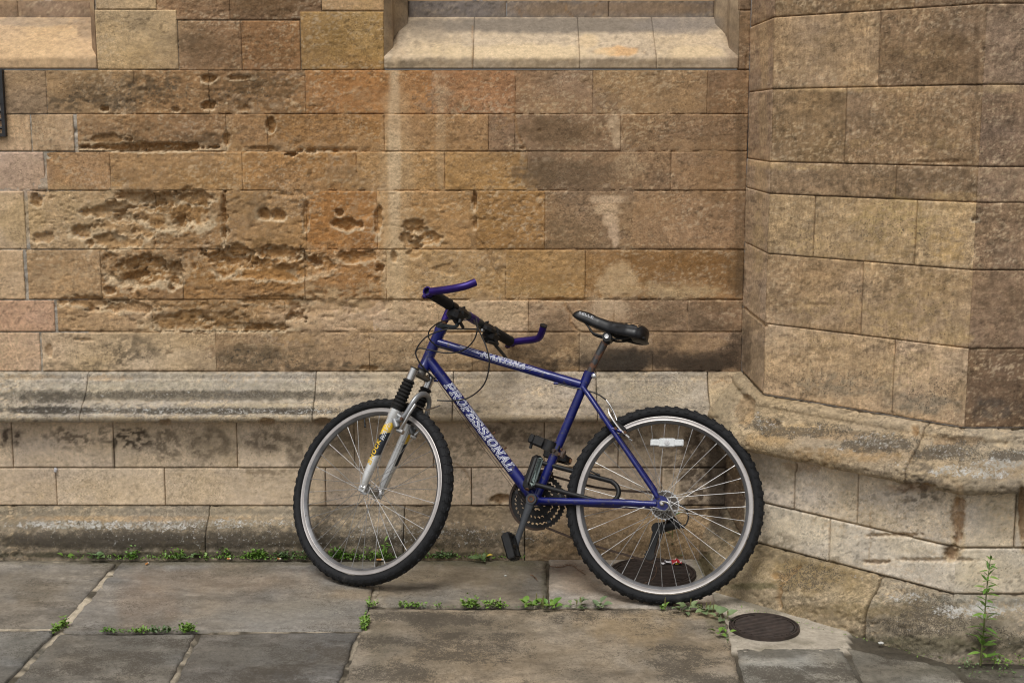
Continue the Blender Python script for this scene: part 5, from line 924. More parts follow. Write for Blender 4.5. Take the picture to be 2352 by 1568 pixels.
# ---- wheels
def make_wheel(name, centre, axis, up, lab, tyre_seed, rear=False, valve_ang=0):
    z = axis.normalized(); x = (up-z*up.dot(z)).normalized(); y = z.cross(x)
    wh = empty(name, parent=bike); wh.matrix_local = Matrix(((x.x, y.x, z.x, centre.x), (x.y, y.y, z.y, centre.y), (x.z, y.z, z.z, centre.z), (0, 0, 0, 1)))
    wh.scale = (1.014, 1.014, 1.0); wh['label'] = lab; Z = Vector((0, 0, 1)); O = Vector((0, 0, 0))
    b = MB(); sec = []
    for k in range(22):
        a = 2*math.pi*k/22; rr = .3125+.0178*math.cos(a); hh = .0235*math.sin(a)
        if math.cos(a) < -.75: rr = .2985
        sec.append((rr, hh))
    b.lathe(O, Z, sec[::-1], 120, True)
    nk = 62
    for i in range(nk):       # tread blocks: shoulder pairs and centre bars
        a = 2*math.pi*i/nk
        for sg in (1, -1):
            aa = a+(math.pi/nk if sg < 0 else 0)
            er = Vector((math.cos(aa), math.sin(aa), 0)); et = Vector((-math.sin(aa), math.cos(aa), 0))
            nrm = (er*.86+Z*sg*.51).normalized(); ac = nrm.cross(et)
            b.box(er*.3246+Z*sg*.0140, et, ac, nrm, .0215, .0130, .0072, .0018)
            nrm2 = (er*.42+Z*sg*.9).normalized(); b.box(er*.3175+Z*sg*.0222, et, nrm2.cross(et), nrm2, .010 if i % 2 else .015, .010, .004, .001)
        er = Vector((math.cos(a+.02), math.sin(a+.02), 0)); et = Vector((-math.sin(a+.02), math.cos(a+.02), 0))
        b.box(er*.3306, (et+Z*.3*(1 if i % 2 else -1)), er.cross(et), er, .014, .0135, .0066, .0015)
    ty = b.build('tyre', M_TYRE, wh, True, 35)
    b = MB()
    for sg in (1, -1):
        pr_ = [(.2955, .0110*sg), (.2965, .0132*sg), (.2948, .0138*sg), (.2935, .0133*sg), (.2845, .0133*sg), (.2832, .0138*sg), (.2822, .0130*sg)]
        b.lathe(O, Z, pr_ if sg > 0 else pr_[::-1], 120)
    b.mi = 1; b.lathe(O, Z, [(.2822, .0130), (.2760, .0085), (.2725, .0045), (.2718, 0), (.2725, -.0045), (.2760, -.0085), (.2822, -.0130)], 120)
    b.lathe(O, Z, [(.2955, -.0110), (.290, -.010), (.290, .010), (.2955, .0110)], 120)
    b.build('rim', (M_RIM, M_RIMD), wh, True, 30)
    hw = .036 if not rear else .030
    b = MB()
    fr = .0215 if not rear else .0235
    b.lathe(O, Z, [(0, -.052), (.007, -.052), (.009, -.046), (.012, -hw-.004), (fr, -hw-.0022), (fr, -hw+.001), (.0145, -hw+.006), (.0125, 0), (.0145, hw-.006), (fr, hw-.001), (fr, hw+.0022), (.012, hw+.004), (.009, .046), (.007, .052), (0, .052)], 32)
    b.tube([Vector((0, 0, -.070)), Vector((0, 0, .070))], .0048, 12)
    for s in (1, -1): b.tube([Vector((0, 0, s*.059)), Vector((0, 0, s*.067))], .0092, 6); b.tube([Vector((0, 0, s*.053)), Vector((0, 0, s*.0575))], .0105, 20)
    b.build('hub', M_CHROME, wh, True, 35)
    for i in range(36):
        side = 1 if i % 2 == 0 else -1; j = i//2; tr = 1 if j % 2 == 0 else -1
        ar = 2*math.pi*i/36+.03; ah = ar+tr*math.radians(68)+side*.0
        zf = hw*side*(1.0 if not rear else (1.0 if side > 0 else .72))
        p0 = Vector((fr*.86*math.cos(ah), fr*.86*math.sin(ah), zf+.0024*tr)); p1 = Vector((.2735*math.cos(ar), .2735*math.sin(ar), .0018*side))
        b = MB(); b.tube([p0, p1], .00098, 6); b.tube([p1-(p1-p0).normalized()*.012, p1+(p1-p0).normalized()*.001], .0017, 6)
        b.build('spoke', M_SPOKE, wh, True)
    b = MB(); va = valve_ang; d = Vector((math.cos(va), math.sin(va), 0)); b.tube([d*.274, d*.250, d*.2485, d*.238], [.003, .003, .0042, .0042], 10); b.build('valve', M_BLACK, wh)
    return wh
rw = make_wheel('rear_wheel', RA, Vector((0, 1, 0)), Vector((0, 0, 1)), 'rear wheel with a clear reflector and silver rim', 1, True, 1.2)
# front assembly frame: forward, near side, up along the steering axis (fork turned right round)
PH = math.radians(160.97); f0 = Vector((ha.z, 0, -ha.x)); l0 = Vector((0, 1, 0))
fv = f0*math.cos(PH)+l0*math.sin(PH); lv = -f0*math.sin(PH)+l0*math.cos(PH); nv_ = -lv
def PF(f, n, a): return HB+fv*f+nv_*n+ha*a
hubP = PF(.008, 0, -.475)
fw = make_wheel('front_wheel', hubP, nv_, ha, 'front wheel turned towards the wall', 2, False, .62)
# reflector between the rear spokes
rf = MB(); c = at(1532, 1016, .017); xx = Vector((1, 0, -.04)).normalized(); 
rf.box(c, xx, (0, 1, 0), (0, 0, 1), .056, .009, .030, .003); rf.box(c+xx*.040, xx, (0, 1, 0), (0, 0, 1), .034, .007, .024, .003); rf.box(c-xx*.040, xx, (0, 1, 0), (0, 0, 1), .034, .007, .024, .003)
ro = rf.build('reflector', M_LENS, bike, True, 30); b = MB(); b.tube([c+Vector((0, .003, 0)), c+Vector((0, .0075, 0))], .0085, 18); b.tube([c+Vector((0, .0065, 0)), c+Vector((0, .0095, 0))], .0035, 6); b.build('reflector_screw', M_CHROME, ro, True, 30)

# ---- fork
b = MB()
b.tube([PF(0, 0, -.030), PF(0, 0, .0)], .0165, 20)
b.box(PF(.002, 0, -.030), fv, nv_, ha, .030, .10, .022, .007)
for s in (1, -1): b.box(PF(-.004, .050*s, -.032), fv, nv_, ha, .020, .018, .024, .005)
fork = b.build('fork', flat_mat('dull_steel_crown', (.20, .19, .175), rough=.45, metal=.6, var=.2, scale=40), bike, True, 40)
for s in (1, -1):
    b = MB(); b.tube([PF(.006, .057*s, -.180), PF(.006, .057*s, -.0165)], .0158, 20); b.build('stanchion', M_CHROME, fork, True, 40)
    b = MB(); b.tube([PF(.006, .057*s, -.0175), PF(.006, .057*s, -.0135)], .0168, 20); b.build('fork_cap', M_BLACK, fork, True, 40)
    b = MB(); P_, R_ = [], []
    for i in range(8):
        a0 = -.060-i*.0132; P_ += [PF(.006, .057*s, a0), PF(.006, .057*s, a0-.0066)]; R_ += [.0175+.0005*i, .0232+.0004*i]
    P_.append(PF(.006, .057*s, -.168)); R_.append(.022); P_.append(PF(.006, .057*s, -.176)); R_.append(.022)
    b.tube(P_, R_, 24); b.build('rubber_boot', M_RUBBER, fork, True, 25)
    b = MB()
    LP = [PF(.006, .057*s, -.172), PF(.006, .057*s, -.205), PF(.006, .057*s, -.212), PF(.006, .057*s, -.36), PF(.006, .057*s, -.42), PF(.008, .056*s, -.452), PF(.010, .055*s, -.466)]
    b.tube(LP, [.0212, .0208, .0180, .0178, .0165, .0135, .010], 24)
    b.box(PF(.009, .056*s, -.474), fv, nv_, ha, .026, .008, .034, .003)
    leg = b.build('lower_leg', M_SILVER, fork, True, 40)
# brake arch with its mounts
for s in (1, -1):
    pass
ar = [PF(.030, .058, -.212), PF(.046, .056, -.196), PF(.054, .054, -.165), PF(.056, .050, -.128), PF(.056, .036, -.100), PF(.056, .014, -.087), PF(.056, -.014, -.087), PF(.056, -.036, -.100), PF(.056, -.050, -.128), PF(.054, -.054, -.165), PF(.046, -.056, -.196), PF(.030, -.058, -.212)]
b = MB(); b.tube(catmull(ar, 4), .0105, 14, flat=.8)
for s in (1, -1):
    b.tube([PF(.008, .056*s, -.205), PF(.040, .055*s, -.232)], [.017, .011], 14); b.tube([PF(.008, .056*s, -.190), PF(.044, .056*s, -.196)], [.012, .009], 14)
b.build('brake_arch', flat_mat('grey_alloy', (.26, .265, .27), rough=.34, metal=.6, var=.15, scale=30), fork, True, 60)
for s in (1, -1):      # V-brake arms, pads
    b = MB(); b.tube(catmull([PF(.050, .046*s, -.238), PF(.060, .052*s, -.205), PF(.064, .052*s, -.165), PF(.066, .046*s, -.132)], 4), .0062, 10, flat=.6)
    b.tube([PF(.040, .046*s, -.240), PF(.066, .046*s, -.240)], .0085, 12); b.build('brake_arm', M_CHROME, fork, True, 40)
    b = MB(); c = PF(.040, .022*s, -.200); b.box(c, ha.cross(nv_), nv_, ha, .050, .010, .012, .003); b.build('brake_pad', M_BLACK, fork)
    b = MB(); b.tube([PF(.048, .030*s, -.198), PF(.048, .062*s, -.198)], .0035, 8); b.tube([PF(.048, .058*s, -.198), PF(.048, .066*s, -.198)], .0065, 6); b.build('brake_bolt', M_RUST, fork)
b = MB(); b.tube([PF(.066, .05, -.134), PF(.068, -.05, -.136)], .0012, 6); b.tube(catmull([PF(.067, -.004, -.134), PF(.070, -.030, -.130), PF(.074, -.060, -.112), PF(.080, -.075, -.098)], 4), .0028, 8); b.build('brake_noodle', M_CHROME, fork)
# fork transfers
def sticker(n0, a0, a1, mat, half=1.25, name='sticker', slope=0.0, off=.0004, facing=None):
    b = MB(); V = []; nn = 14; fc = facing or (nv_*1+fv*.25).normalized(); cr = ha.cross(fc)
    for i in range(5):
        for k in range(nn+1):
            an = -half+2*half*k/nn; aa = a0+(a1-a0)*i/4+slope*math.sin(an)*.012
            V.append(PF(.006, n0, aa)+(fc*math.cos(an)+cr*math.sin(an))*(.0180+off))
    b.add(V, [(i*(nn+1)+k, i*(nn+1)+k+1, (i+1)*(nn+1)+k+1, (i+1)*(nn+1)+k) for i in range(4) for k in range(nn)]); b.build(name, mat, fork, False)
for n0 in (.057, -.057):
    fcx = None if n0 > 0 else (fv*1.0+nv_*-.35).normalized()
    hf = 1.25 if n0 > 0 else .8
    sticker(n0, -.232, -.262, M_YELLOW, hf, slope=1.0, facing=fcx); sticker(n0, -.264, -.269, M_YELLOW, hf, slope=1, facing=fcx); sticker(n0, -.2705, -.356, M_DBLACK, hf, slope=1, facing=fcx)
fcn = (nv_*1+fv*.25).normalized()
Pn = lambda a: PF(.006, .057, a)
lettering('SHOCK', Pn(-.388), Pn(-.296), .0186, fcn, .0150, (.0034,), (M_YELLOW,), fork, .25, up=-fv, toff=.006)
lettering('WAVE', Pn(-.292), Pn(-.228), .0190, fcn, .0150, (.0019,), (M_WHITE,), fork, .55, up=-fv, toff=-.002)

# ---- headset, stem, handlebar
b = MB(); b.tube([PF(0, 0, -.010), PF(0, 0, -.004)], .0215, 24); b.tube([HT+ha*.002, HT+ha*.008, HT+ha*.010, HT+ha*.017, HT+ha*.018, HT+ha*.024], [.0215, .0215, .023, .023, .0185, .0185], 24); b.build('headset', M_BLACK, bike, True, 40)
b = MB(); b.tube([HT+ha*.02, HT+ha*.036], .0125, 18); b.build('steerer', M_RUST, bike)
b = MB(); aS = .151
b.tube([PF(0, 0, aS+.034), PF(0, 0, aS+.100)], .0140, 20)
b.tube([PF(0, 0, aS+.060), PF(.035, 0, aS+.062), PF(.092, 0, aS+.078)], [.0150, .0135, .0135], 20)
b.tube([PF(.106, -.026, aS+.078), PF(.106, .026, aS+.078)], .0165, 24)
b.build('stem', M_VIOLET, bike, True, 40)
aH = aS+.078
b = MB(); b.tube([PF(.106, .290, aH), PF(.106, -.290, aH)], .0128, 20); b.tube([PF(.106, .060, aH), PF(.106, -.060, aH)], .0150, 20); hb = b.build('handlebar', M_BAR, bike, True, 40)
for s in (1, -1):
    b = MB(); n_ = 16; P_ = [PF(.106, s*(.282-.120*i/n_), aH) for i in range(n_+1)]; R_ = [.0188 if 0 < i < n_ else .0205 for i in range(n_+1)]; R_ = [r+(.0005 if i % 2 else 0) for i, r in enumerate(R_)]
    b.tube(P_, R_, 20); b.build('grip', M_RUBBER, hb, True, 50)
    # bar end
    b = MB()
    b.tube([PF(.106, s*.284, aH), PF(.106, s*.306, aH)], .0165, 20, cap=False); b.tube([PF(.106, s*.306, aH), PF(.106, s*.284, aH)], .0120, 20, cap=False)
    b.lathe(PF(.106, s*.306, aH), nv_, [(.0120, 0), (.0165, 0)], 20)
    b.box(PF(.100, s*.295, aH-.019), fv, nv_, ha, .016, .018, .012, .003)
    inn = 1.0
    pts = [PF(.116, s*.296, aH+.004), PF(.150, s*.297, aH+.020), PF(.190, s*.296, aH+.037), PF(.212, s*.292, aH+.050), PF(.222, s*.282, aH+.064), PF(.228, s*.270, aH+.080), PF(.231, s*.261, aH+.094)]
    if s > 0: pts = [PF(.116, .296, aH+.004), PF(.150, .297, aH+.018), PF(.190, .296, aH+.036), PF(.215, .293, aH+.050), PF(.232, .286, aH+.063), PF(.243, .277, aH+.077), PF(.250, .269, aH+.088)]
    cc_ = catmull(pts, 4); b.tube(cc_, [.0133]*len(cc_), 20)
    be = b.build('bar_end', M_VIOLET, hb, True, 45)
    if s < 0:
        e1 = cc_[-1]; e0 = cc_[-2]; b = MB(); b.tube([e1-(e1-e0).normalized()*.001, e1+(e1-e0).normalized()*.004], .0140, 18); b.build('bar_plug', M_BLACK, be)
    b = MB(); b.tube([PF(.096, s*.302, aH-.024), PF(.096, s*.288, aH-.024)], .0045, 8); b.build('clamp_bolt', M_RUST, be)
    # brake lever perch + shifter + lever blade
    b = MB()
    b.tube([PF(.106, s*.118, aH), PF(.106, s*.150, aH)], .0168, 20)
    b.box(PF(.126, s*.126, aH-.024), fv, nv_, ha, .050, .060, .038, .010)
    b.box(PF(.120, s*.094, aH-.006), (fv+nv_*.2*s), nv_, ha, .056, .058, .036, .012)
    b.tube([PF(.120, s*.108, aH-.034), PF(.136, s*.098, aH-.044)], .013, 16)
    b.box(PF(.082, s*.128, aH+.002), fv, nv_, ha, .022, .030, .020, .006)
    b.tube(catmull([PF(.145, s*.118, aH-.030), PF(.160, s*.136, aH-.040), PF(.150, s*.090, aH-.050)], 3), .006, 10)
    for q in ((.14, .14, -.01), (.11, .085, .012)): b.tube([PF(q[0], s*q[1], aH+q[2]), PF(q[0]+.01, s*q[1], aH+q[2]+.006)], .0045, 8)
    pc = b.build('lever_bracket', M_BLACK, hb, True, 35)
    b = MB(); LPt = [PF(.140, s*.112, aH-.036), PF(.158, s*.140, aH-.050), PF(.162, s*.180, aH-.060), PF(.166, s*.222, aH-.072), PF(.172, s*.238, aH-.082)]
    if s > 0: LPt = [PF(.140, .112, aH-.036), PF(.150, .132, aH-.062), PF(.130, .166, aH-.076), PF(.122, .190, aH-.088)]
    cl = catmull(LPt, 5); b.tube(cl, [.0065]*len(cl), 12, flat=.55); b.build('brake_lever', M_CRANK if s < 0 else M_BAR, pc, True, 50)
    b = MB(); b.tube([PF(.125, s*.082, aH-.016), PF(.125, s*.060, aH-.020)], .0045, 10); b.build('cable_adjuster', M_CHROME, pc)
# ---- cables (loops measured in the photograph)
CB = [
 [(1088, 735, .08), (1103, 765, .12), (1118, 800, .14), (1124, 836, .13), (1112, 882, .10), (1078, 912, .06), (1038, 920, .03), (1004, 919, .02)],
 [(1100, 750, .02), (1096, 755, .02), (1060, 755, .05), (1022, 757, .07), (980, 773, .07), (956, 803, .06), (960, 826, .05), (980, 851, .035), (1002, 874, .012)],
 [(1046, 731, .15), (1030, 734, .13), (1006, 742, .10), (987, 758, .07), (985, 776, .05), (1000, 792, .035), (1022, 799, .022), (1042, 803, .008)],
 [(1094, 730, .09), (1096, 755, .11), (1090, 778, .10), (1072, 799, .08), (1048, 809, .06), (1018, 810, .05), (985, 803, .05), (962, 800, .05), (955, 812, .045), (965, 835, .04), (985, 858, .028), (1002, 874, .016)],
 [(1277, 880, .004), (1310, 888, .012), (1350, 897, .016), (1375, 906, .012), (1392, 918, .008)],
]
for pl in CB:
    b = MB(); b.tube(catmull([at(*q) for q in pl], 8), .0026, 8); b.build('cable', M_CABLE, bike)
b = MB(); b.tube([at(1042, 803, .008), at(1277, 880, .004)], .0006, 6); b.build('inner_cable', M_SPOKE, bike)
b = MB(); b.tube([at(1003, 874, .010), at(1100, 1015, .006), at(1208, 1160, .0)], .0009, 6); b.tube([at(1006, 872, .014), at(1106, 1013, .012), at(1214, 1160, .01)], .0009, 6); b.build('inner_cable', M_CHAIN, bike)
b = MB(); b.tube(catmull([at(1392, 918, .008), at(1402, 932, .01), at(1412, 952, .012), at(1420, 975, .02)], 5), .0026, 8); b.build('brake_noodle', M_CHROME, bike)
for s in (1, -1):
    b = MB(); b.tube(catmull([at(1399, 940, .034)+Vector((0, -.034+.040*s, 0)), at(1404, 955, .034)+Vector((0, -.034+.05*s, 0)), at(1425, 985, .034)+Vector((0, -.034+.052*s, 0)), at(1447, 1005, .034)+Vector((0, -.034+.05*s, 0))], 4), .0058, 10, flat=.6); b.build('rear_brake_arm', M_CHROME, bike, True, 40)
    b = MB(); c = at(1428, 980, 0)+Vector((0, .022*s, 0)); b.box(c, Vector((.75, 0, .65)), (0, 1, 0), Vector((-.65, 0, .75)), .052, .010, .013, .003); b.build('brake_pad', M_BLACK, bike)
    for q in ((1419, 988), (1440, 997)):
        b = MB(); c = at(q[0], q[1], 0); b.tube([c+Vector((0, .035*s, 0)), c+Vector((0, .064*s, 0))], .0052, 8); b.build('brake_bolt', M_RUST, bike)
# ---- seat post, clamp, saddle
pd = (Vector((.231, 0, .905))-ST).normalized()
b = MB(); b.tube([ST-pd*.02, Vector((.2335, 0, .893))], .0135, 22); sp_o = b.build('seat_post', M_POST, bike, True, 40)
b = MB(); b.tube([ST-pd*.004, ST+pd*.014], .0182, 24); q = ST+Vector((-.026, .0, -.010)); b.box(ST+Vector((-.018, 0, .003)), (1, 0, 0), (0, 1, 0), (0, 0, 1), .016, .022, .018, .003); b.build('seat_collar', M_PAINT, bike, True, 40)
b = MB(); c = ST+Vector((-.024, 0, -.003)); b.tube([c+Vector((0, .012, 0)), c+Vector((0, .020, 0)), c+Vector((0, .023, 0))], [.0085, .0085, .004], 16); b.tube([c+Vector((0, -.02, 0)), c+Vector((0, .014, 0))], .004, 10); b.build('seat_bolt', M_CHROME, bike, True, 40)
b = MB(); c = Vector((.224, 0, .908)); b.tube([c+Vector((0, -.030, 0)), c+Vector((0, .030, 0))], .0165, 20); b.box(c+Vector((.002, 0, .006)), (1, 0, -.2), (0, 1, 0), (.2, 0, 1), .030, .052, .016, .004)
b.tube([c+Vector((.006, 0, -.020)), c], .0142, 16); b.build('seat_clamp', M_BLACK, sp_o, True, 40)
b = MB(); b.tube([c+Vector((0, .028, 0)), c+Vector((0, .035, 0))], .0085, 6); b.lathe(c+Vector((0, .0355, 0)), (0, 1, 0), [(0.0028, -.003), (.0035, 0), (.0062, .0005), (.0075, -.002)], 16); b.build('clamp_bolt', M_CHROME, sp_o, True, 30)
sx0, sz0, sx1, sz1 = .353, .990, .080, .929
sdv = Vector((sx1-sx0, 0, sz1-sz0)); SL = sdv.length; sdv.normalize(); sup = Vector((-sdv.z, 0, sdv.x)); sup = sup if sup.z > 0 else -sup
def SP(t, y, h): return Vector((sx0, 0, sz0))+sdv*(t*SL)+Vector((0, y, 0))+sup*h
keyt = [0, .03, .08, .18, .35, .50, .62, .74, .86, .94, .985, 1.0]
halfw = [.008, .019, .0235, .0245, .025, .036, .053, .068, .073, .066, .048, .020]
toph = [.000, .012, .019, .020, .013, .009, .011, .017, .020, .018, .011, .003]
droph = [.006, .022, .034, .040, .042, .044, .050, .056, .058, .054, .044, .026]
V = []; Fc = []; nS = 44; nA = 26; T_ = np.linspace(0, 1, nS)**1.0
for i, t in enumerate(T_):
    hw_ = np.interp(t, keyt, halfw); th = np.interp(t, keyt, toph); dr = np.interp(t, keyt, droph)
    for k in range(nA):
        a = math.pi*(k/(nA-1))*1.0; y = math.cos(a); zz_ = math.sin(a)
        yy = hw_*(abs(y)**.75)*(1 if y >= 0 else -1); hh = th-dr+dr*(zz_**.62) if zz_ > 0 else th-dr
        hh -= .0035*math.exp(-(yy/.012)**2)*(1 if .3 < t < .95 else 0)
        crease = -.003*math.exp(-((zz_-.45)/.10)**2)*(1 if t > .58 else 0)
        V.append(SP(t, yy+crease*(1 if y > 0 else -1), hh))
for i in range(nS-1):
    for k in range(nA-1): a = i*nA+k; Fc.append((a, a+nA, a+nA+1, a+1))
for i in range(nS-1): a = i*nA; b2 = a+nA-1; Fc.append((a, b2, b2+nA, a+nA)) if (i < 24 or i > 40) else None
Fc.append(tuple(range(nA))); Fc.append(tuple(range(len(V)-1, len(V)-nA-1, -1)))
bmS = bmesh.new(); vs_ = [bmS.verts.new(v) for v in V]; [bmS.faces.new([vs_[i] for i in f]) for f in Fc if f]; bmesh.ops.recalc_face_normals(bmS, faces=bmS.faces)
me = bpy.data.meshes.new('saddle'); bmS.to_mesh(me); bmS.free(); me.materials.append(M_SADDLE); me.polygons.foreach_set('use_smooth', [True]*len(me.polygons)); saddle = bpy.data.objects.new('saddle', me); COL.objects.link(saddle); saddle.parent = bike
so = saddle.modifiers.new('s', 'SOLIDIFY'); so.thickness = .004; so.offset = -1
b = MB(); b.box(SP(.9, 0, -.028), sdv, (0, 1, 0), sup, .062, .115, .016, .007); b.build('saddle_tail', M_BLACK, saddle, True, 40)
for s in (1, -1):
    b = MB(); b.tube(catmull([SP(.14, .010*s, -.010), SP(.24, .016*s, -.030), SP(.33, .020*s, -.050), SP(.50, .021*s, -.052), SP(.66, .024*s, -.050), SP(.84, .034*s, -.028)], 5), .0036, 10); b.build('saddle_rail', M_BLACK, saddle)
b = MB()
rnd = random.Random(3)
def on_saddle(t, k):     # point on the cover
    hw_ = np.interp(t, keyt, halfw); th = np.interp(t, keyt, toph); dr = np.interp(t, keyt, droph); a = math.pi*k; y = math.cos(a); z_ = math.sin(a)
    return SP(t, hw_*(abs(y)**.75)*(1 if y >= 0 else -1)*1.012, th-dr+dr*(z_**.62)+.0009)
for (t, k, n, w_) in ((.66, .34, 9, .008), (.72, .36, 8, .007), (.80, .28, 8, .007), (.76, .24, 6, .006), (.86, .26, 7, .0075), (.88, .20, 6, .005), (.69, .26, 5, .004)):
    cen = on_saddle(t, k); P_ = []
    for i in range(n):
        a = 2*math.pi*i/n; rr = w_*rnd.uniform(.35, 1.15); P_.append(on_saddle(t+rr*1.5*math.cos(a)/SL, k+rr*.55*math.sin(a)/.09/1.4))
    b.add([cen]+P_, [(0, i+1, (i+1) % n+1) for i in range(n)])
b.build('torn_patch', M_TORN, saddle, False)
b = MB()
x = .0
for c in 'SELLE':
    wdt, st_l = GL[c]
    for st in st_l[:2]:
        for (xa, ya), (xb, yb) in zip(st[:-1], st[1:]):
            P_ = [on_saddle(.085+(x+q_[0])*.040, .12+q_[1]*.085) for q_ in ((xa, ya), (xb, yb))]
            b.tube(P_, .0008, 4)
    x += wdt+.15
b.build('lettering', M_WHITE, saddle)

# ---- drivetrain
def gear(c, r_out, r_in, teeth, y, th=.0025, arms=0, holes=0, r_hub=.0, tooth=.004):
    n = teeth*4; V = []; b = MB(); ro = []
    for k in range(n): ro.append(r_out if (k % 4) in (1, 2) else r_out-tooth)
    for yy in (y-th/2, y+th/2):
        for k in range(n):
            a = 2*math.pi*k/n; V.append(c+Vector((ro[k]*math.cos(a), yy, ro[k]*math.sin(a))))
        for k in range(n):
            a = 2*math.pi*k/n; q = r_in+(.004 if holes and (k*holes//n*0+math.sin(a*holes) > .1) else 0); V.append(c+Vector((q*math.cos(a), yy, q*math.sin(a))))
    Fc = []
    for k in range(n):
        k2 = (k+1) % n; Fc += [(k, k2, n+k2, n+k), (2*n+k, 3*n+k, 3*n+k2, 2*n+k2), (k, 2*n+k, 2*n+k2, k2), (n+k, n+k2, 3*n+k2, 3*n+k)]
    b.add(V, Fc)
    for j in range(arms):
        a = 2*math.pi*j/arms+.5; d = Vector((math.cos(a), 0, math.sin(a))); b.box(c+d*((r_in+r_hub)/2)+Vector((0, y, 0)), d, (0, 1, 0), d.cross(Vector((0, 1, 0))), r_in-r_hub+.008, th+.002, .014, .002)
    return b
C0 = BB.copy()
g1 = gear(C0, .1005, .0790, 46, -.052, holes=30).build('chainring', M_RING, bike, False)
g2 = gear(C0, .0790, .0560, 36, -.046, holes=24).build('chainring', M_RING, bike, False)
g3 = gear(C0, .0570, .030, 26, -.040, arms=0, holes=16).build('chainring', M_RING, bike, False)
b = MB()
for j in range(5):
    a = 2*math.pi*j/5+.35; d = Vector((math.cos(a), 0, math.sin(a))); b.box(C0+d*.050+Vector((0, -.052, 0)), d, (0, 1, 0), d.cross(Vector((0, 1, 0))), .078, .010, .017, .003)
b.tube([C0+Vector((0, -.060, 0)), C0+Vector((0, -.040, 0))], .024, 20); b.build('spider', M_CRANK, bike, True, 40)
cd_ = Vector((.262, 0, -.965)).normalized()
for s in (1, -1):
    dd = cd_*s; c = BB+Vector((0, .066*s, 0)); e = c+dd*.172+Vector((0, .018*s, 0)); sd_ = dd.cross(Vector((0, 1, 0)))
    b = MB(); b.tube([c-Vector((0, .012*s, 0)), c+Vector((0, .014*s, 0))], .0185, 24)
    V = []; nn = 9
    for i in range(nn+1):
        t = i/nn; p = c+(e-c)*t; hw_ = .0150-.0050*math.sin(min(1, t*1.3)*math.pi/2)+(.003 if t > .9 else 0); ty_ = .0085-.002*t
        for (a_, b_) in ((-1, -.6), (-.6, -1), (.6, -1), (1, -.6), (1, .6), (.6, 1), (-.6, 1), (-1, .6)): V.append(p+sd_*hw_*a_+Vector((0, 1, 0))*ty_*b_)
    Fc = [(i*8+k, i*8+(k+1) % 8, (i+1)*8+(k+1) % 8, (i+1)*8+k) for i in range(nn) for k in range(8)]+[tuple(range(7, -1, -1)), tuple(range(nn*8, nn*8+8))]
    b.add(V, Fc); b.tube([e-Vector((0, .010*s, 0)), e+Vector((0, .010*s, 0))], .0135, 20)
    ck = b.build('crank_arm', M_CRANK, bike, True, 40)
    b = MB(); b.lathe(c+Vector((0, .0145*s, 0)), (0, s, 0), [(0, -.004), (.0055, -.004), (.0065, .001), (.0115, .0015), (.013, -.001)], 20); b.build('crank_bolt', M_RUST, ck)
    # pedal: cage of two side plates, bridges, centre barrel
    pc_ = e+Vector((0, .064*s, 0)); pl = (Vector((.35, 0, .94)) if s > 0 else Vector((.97, 0, .22))).normalized(); pt = pl.cross(Vector((0, 1, 0)))
    b = MB(); b.tube([e, pc_+Vector((0, .040*s, 0))], [.0075, .0065], 12); b.tube([pc_-Vector((0, .030, 0)), pc_+Vector((0, .030, 0))], .0115, 16)
    for q in (1, -1):
        b.box(pc_+pl*.038*q, pl, (0, 1, 0), pt, .010, .100, .026, .003)
        b.box(pc_+Vector((0, .046*q, 0)), pl, (0, 1, 0), pt, .082, .010, .030, .004)
    b.box(pc_+pl*.019, pl, (0, 1, 0), pt, .036, .007, .020, .002); b.box(pc_-pl*.019, pl, (0, 1, 0), pt, .036, .007, .020, .002)
    for q in (-.025, 0, .025):
        for w_ in (1, -1): b.box(pc_+pl*.045*w_+Vector((0, q, 0)), pl, (0, 1, 0), pt, .006, .014, .020, .001)
    pdl = b.build('pedal', M_BLACK, ck, True, 35)
    if s < 0:
        for w_ in (1, -1):
            b = MB(); b.box(pc_+pl*.0487*w_, pl, (0, 1, 0), pt, .0025, .044, .014, .001); b.build('pedal_reflector', M_ORANGE, ck)
        b = MB(); b.box(pc_+Vector((0, .0435, 0)), pl, (0, 1, 0), pt, .040, .003, .014, .001); b.build('pedal_reflector', M_ORANGE, ck)
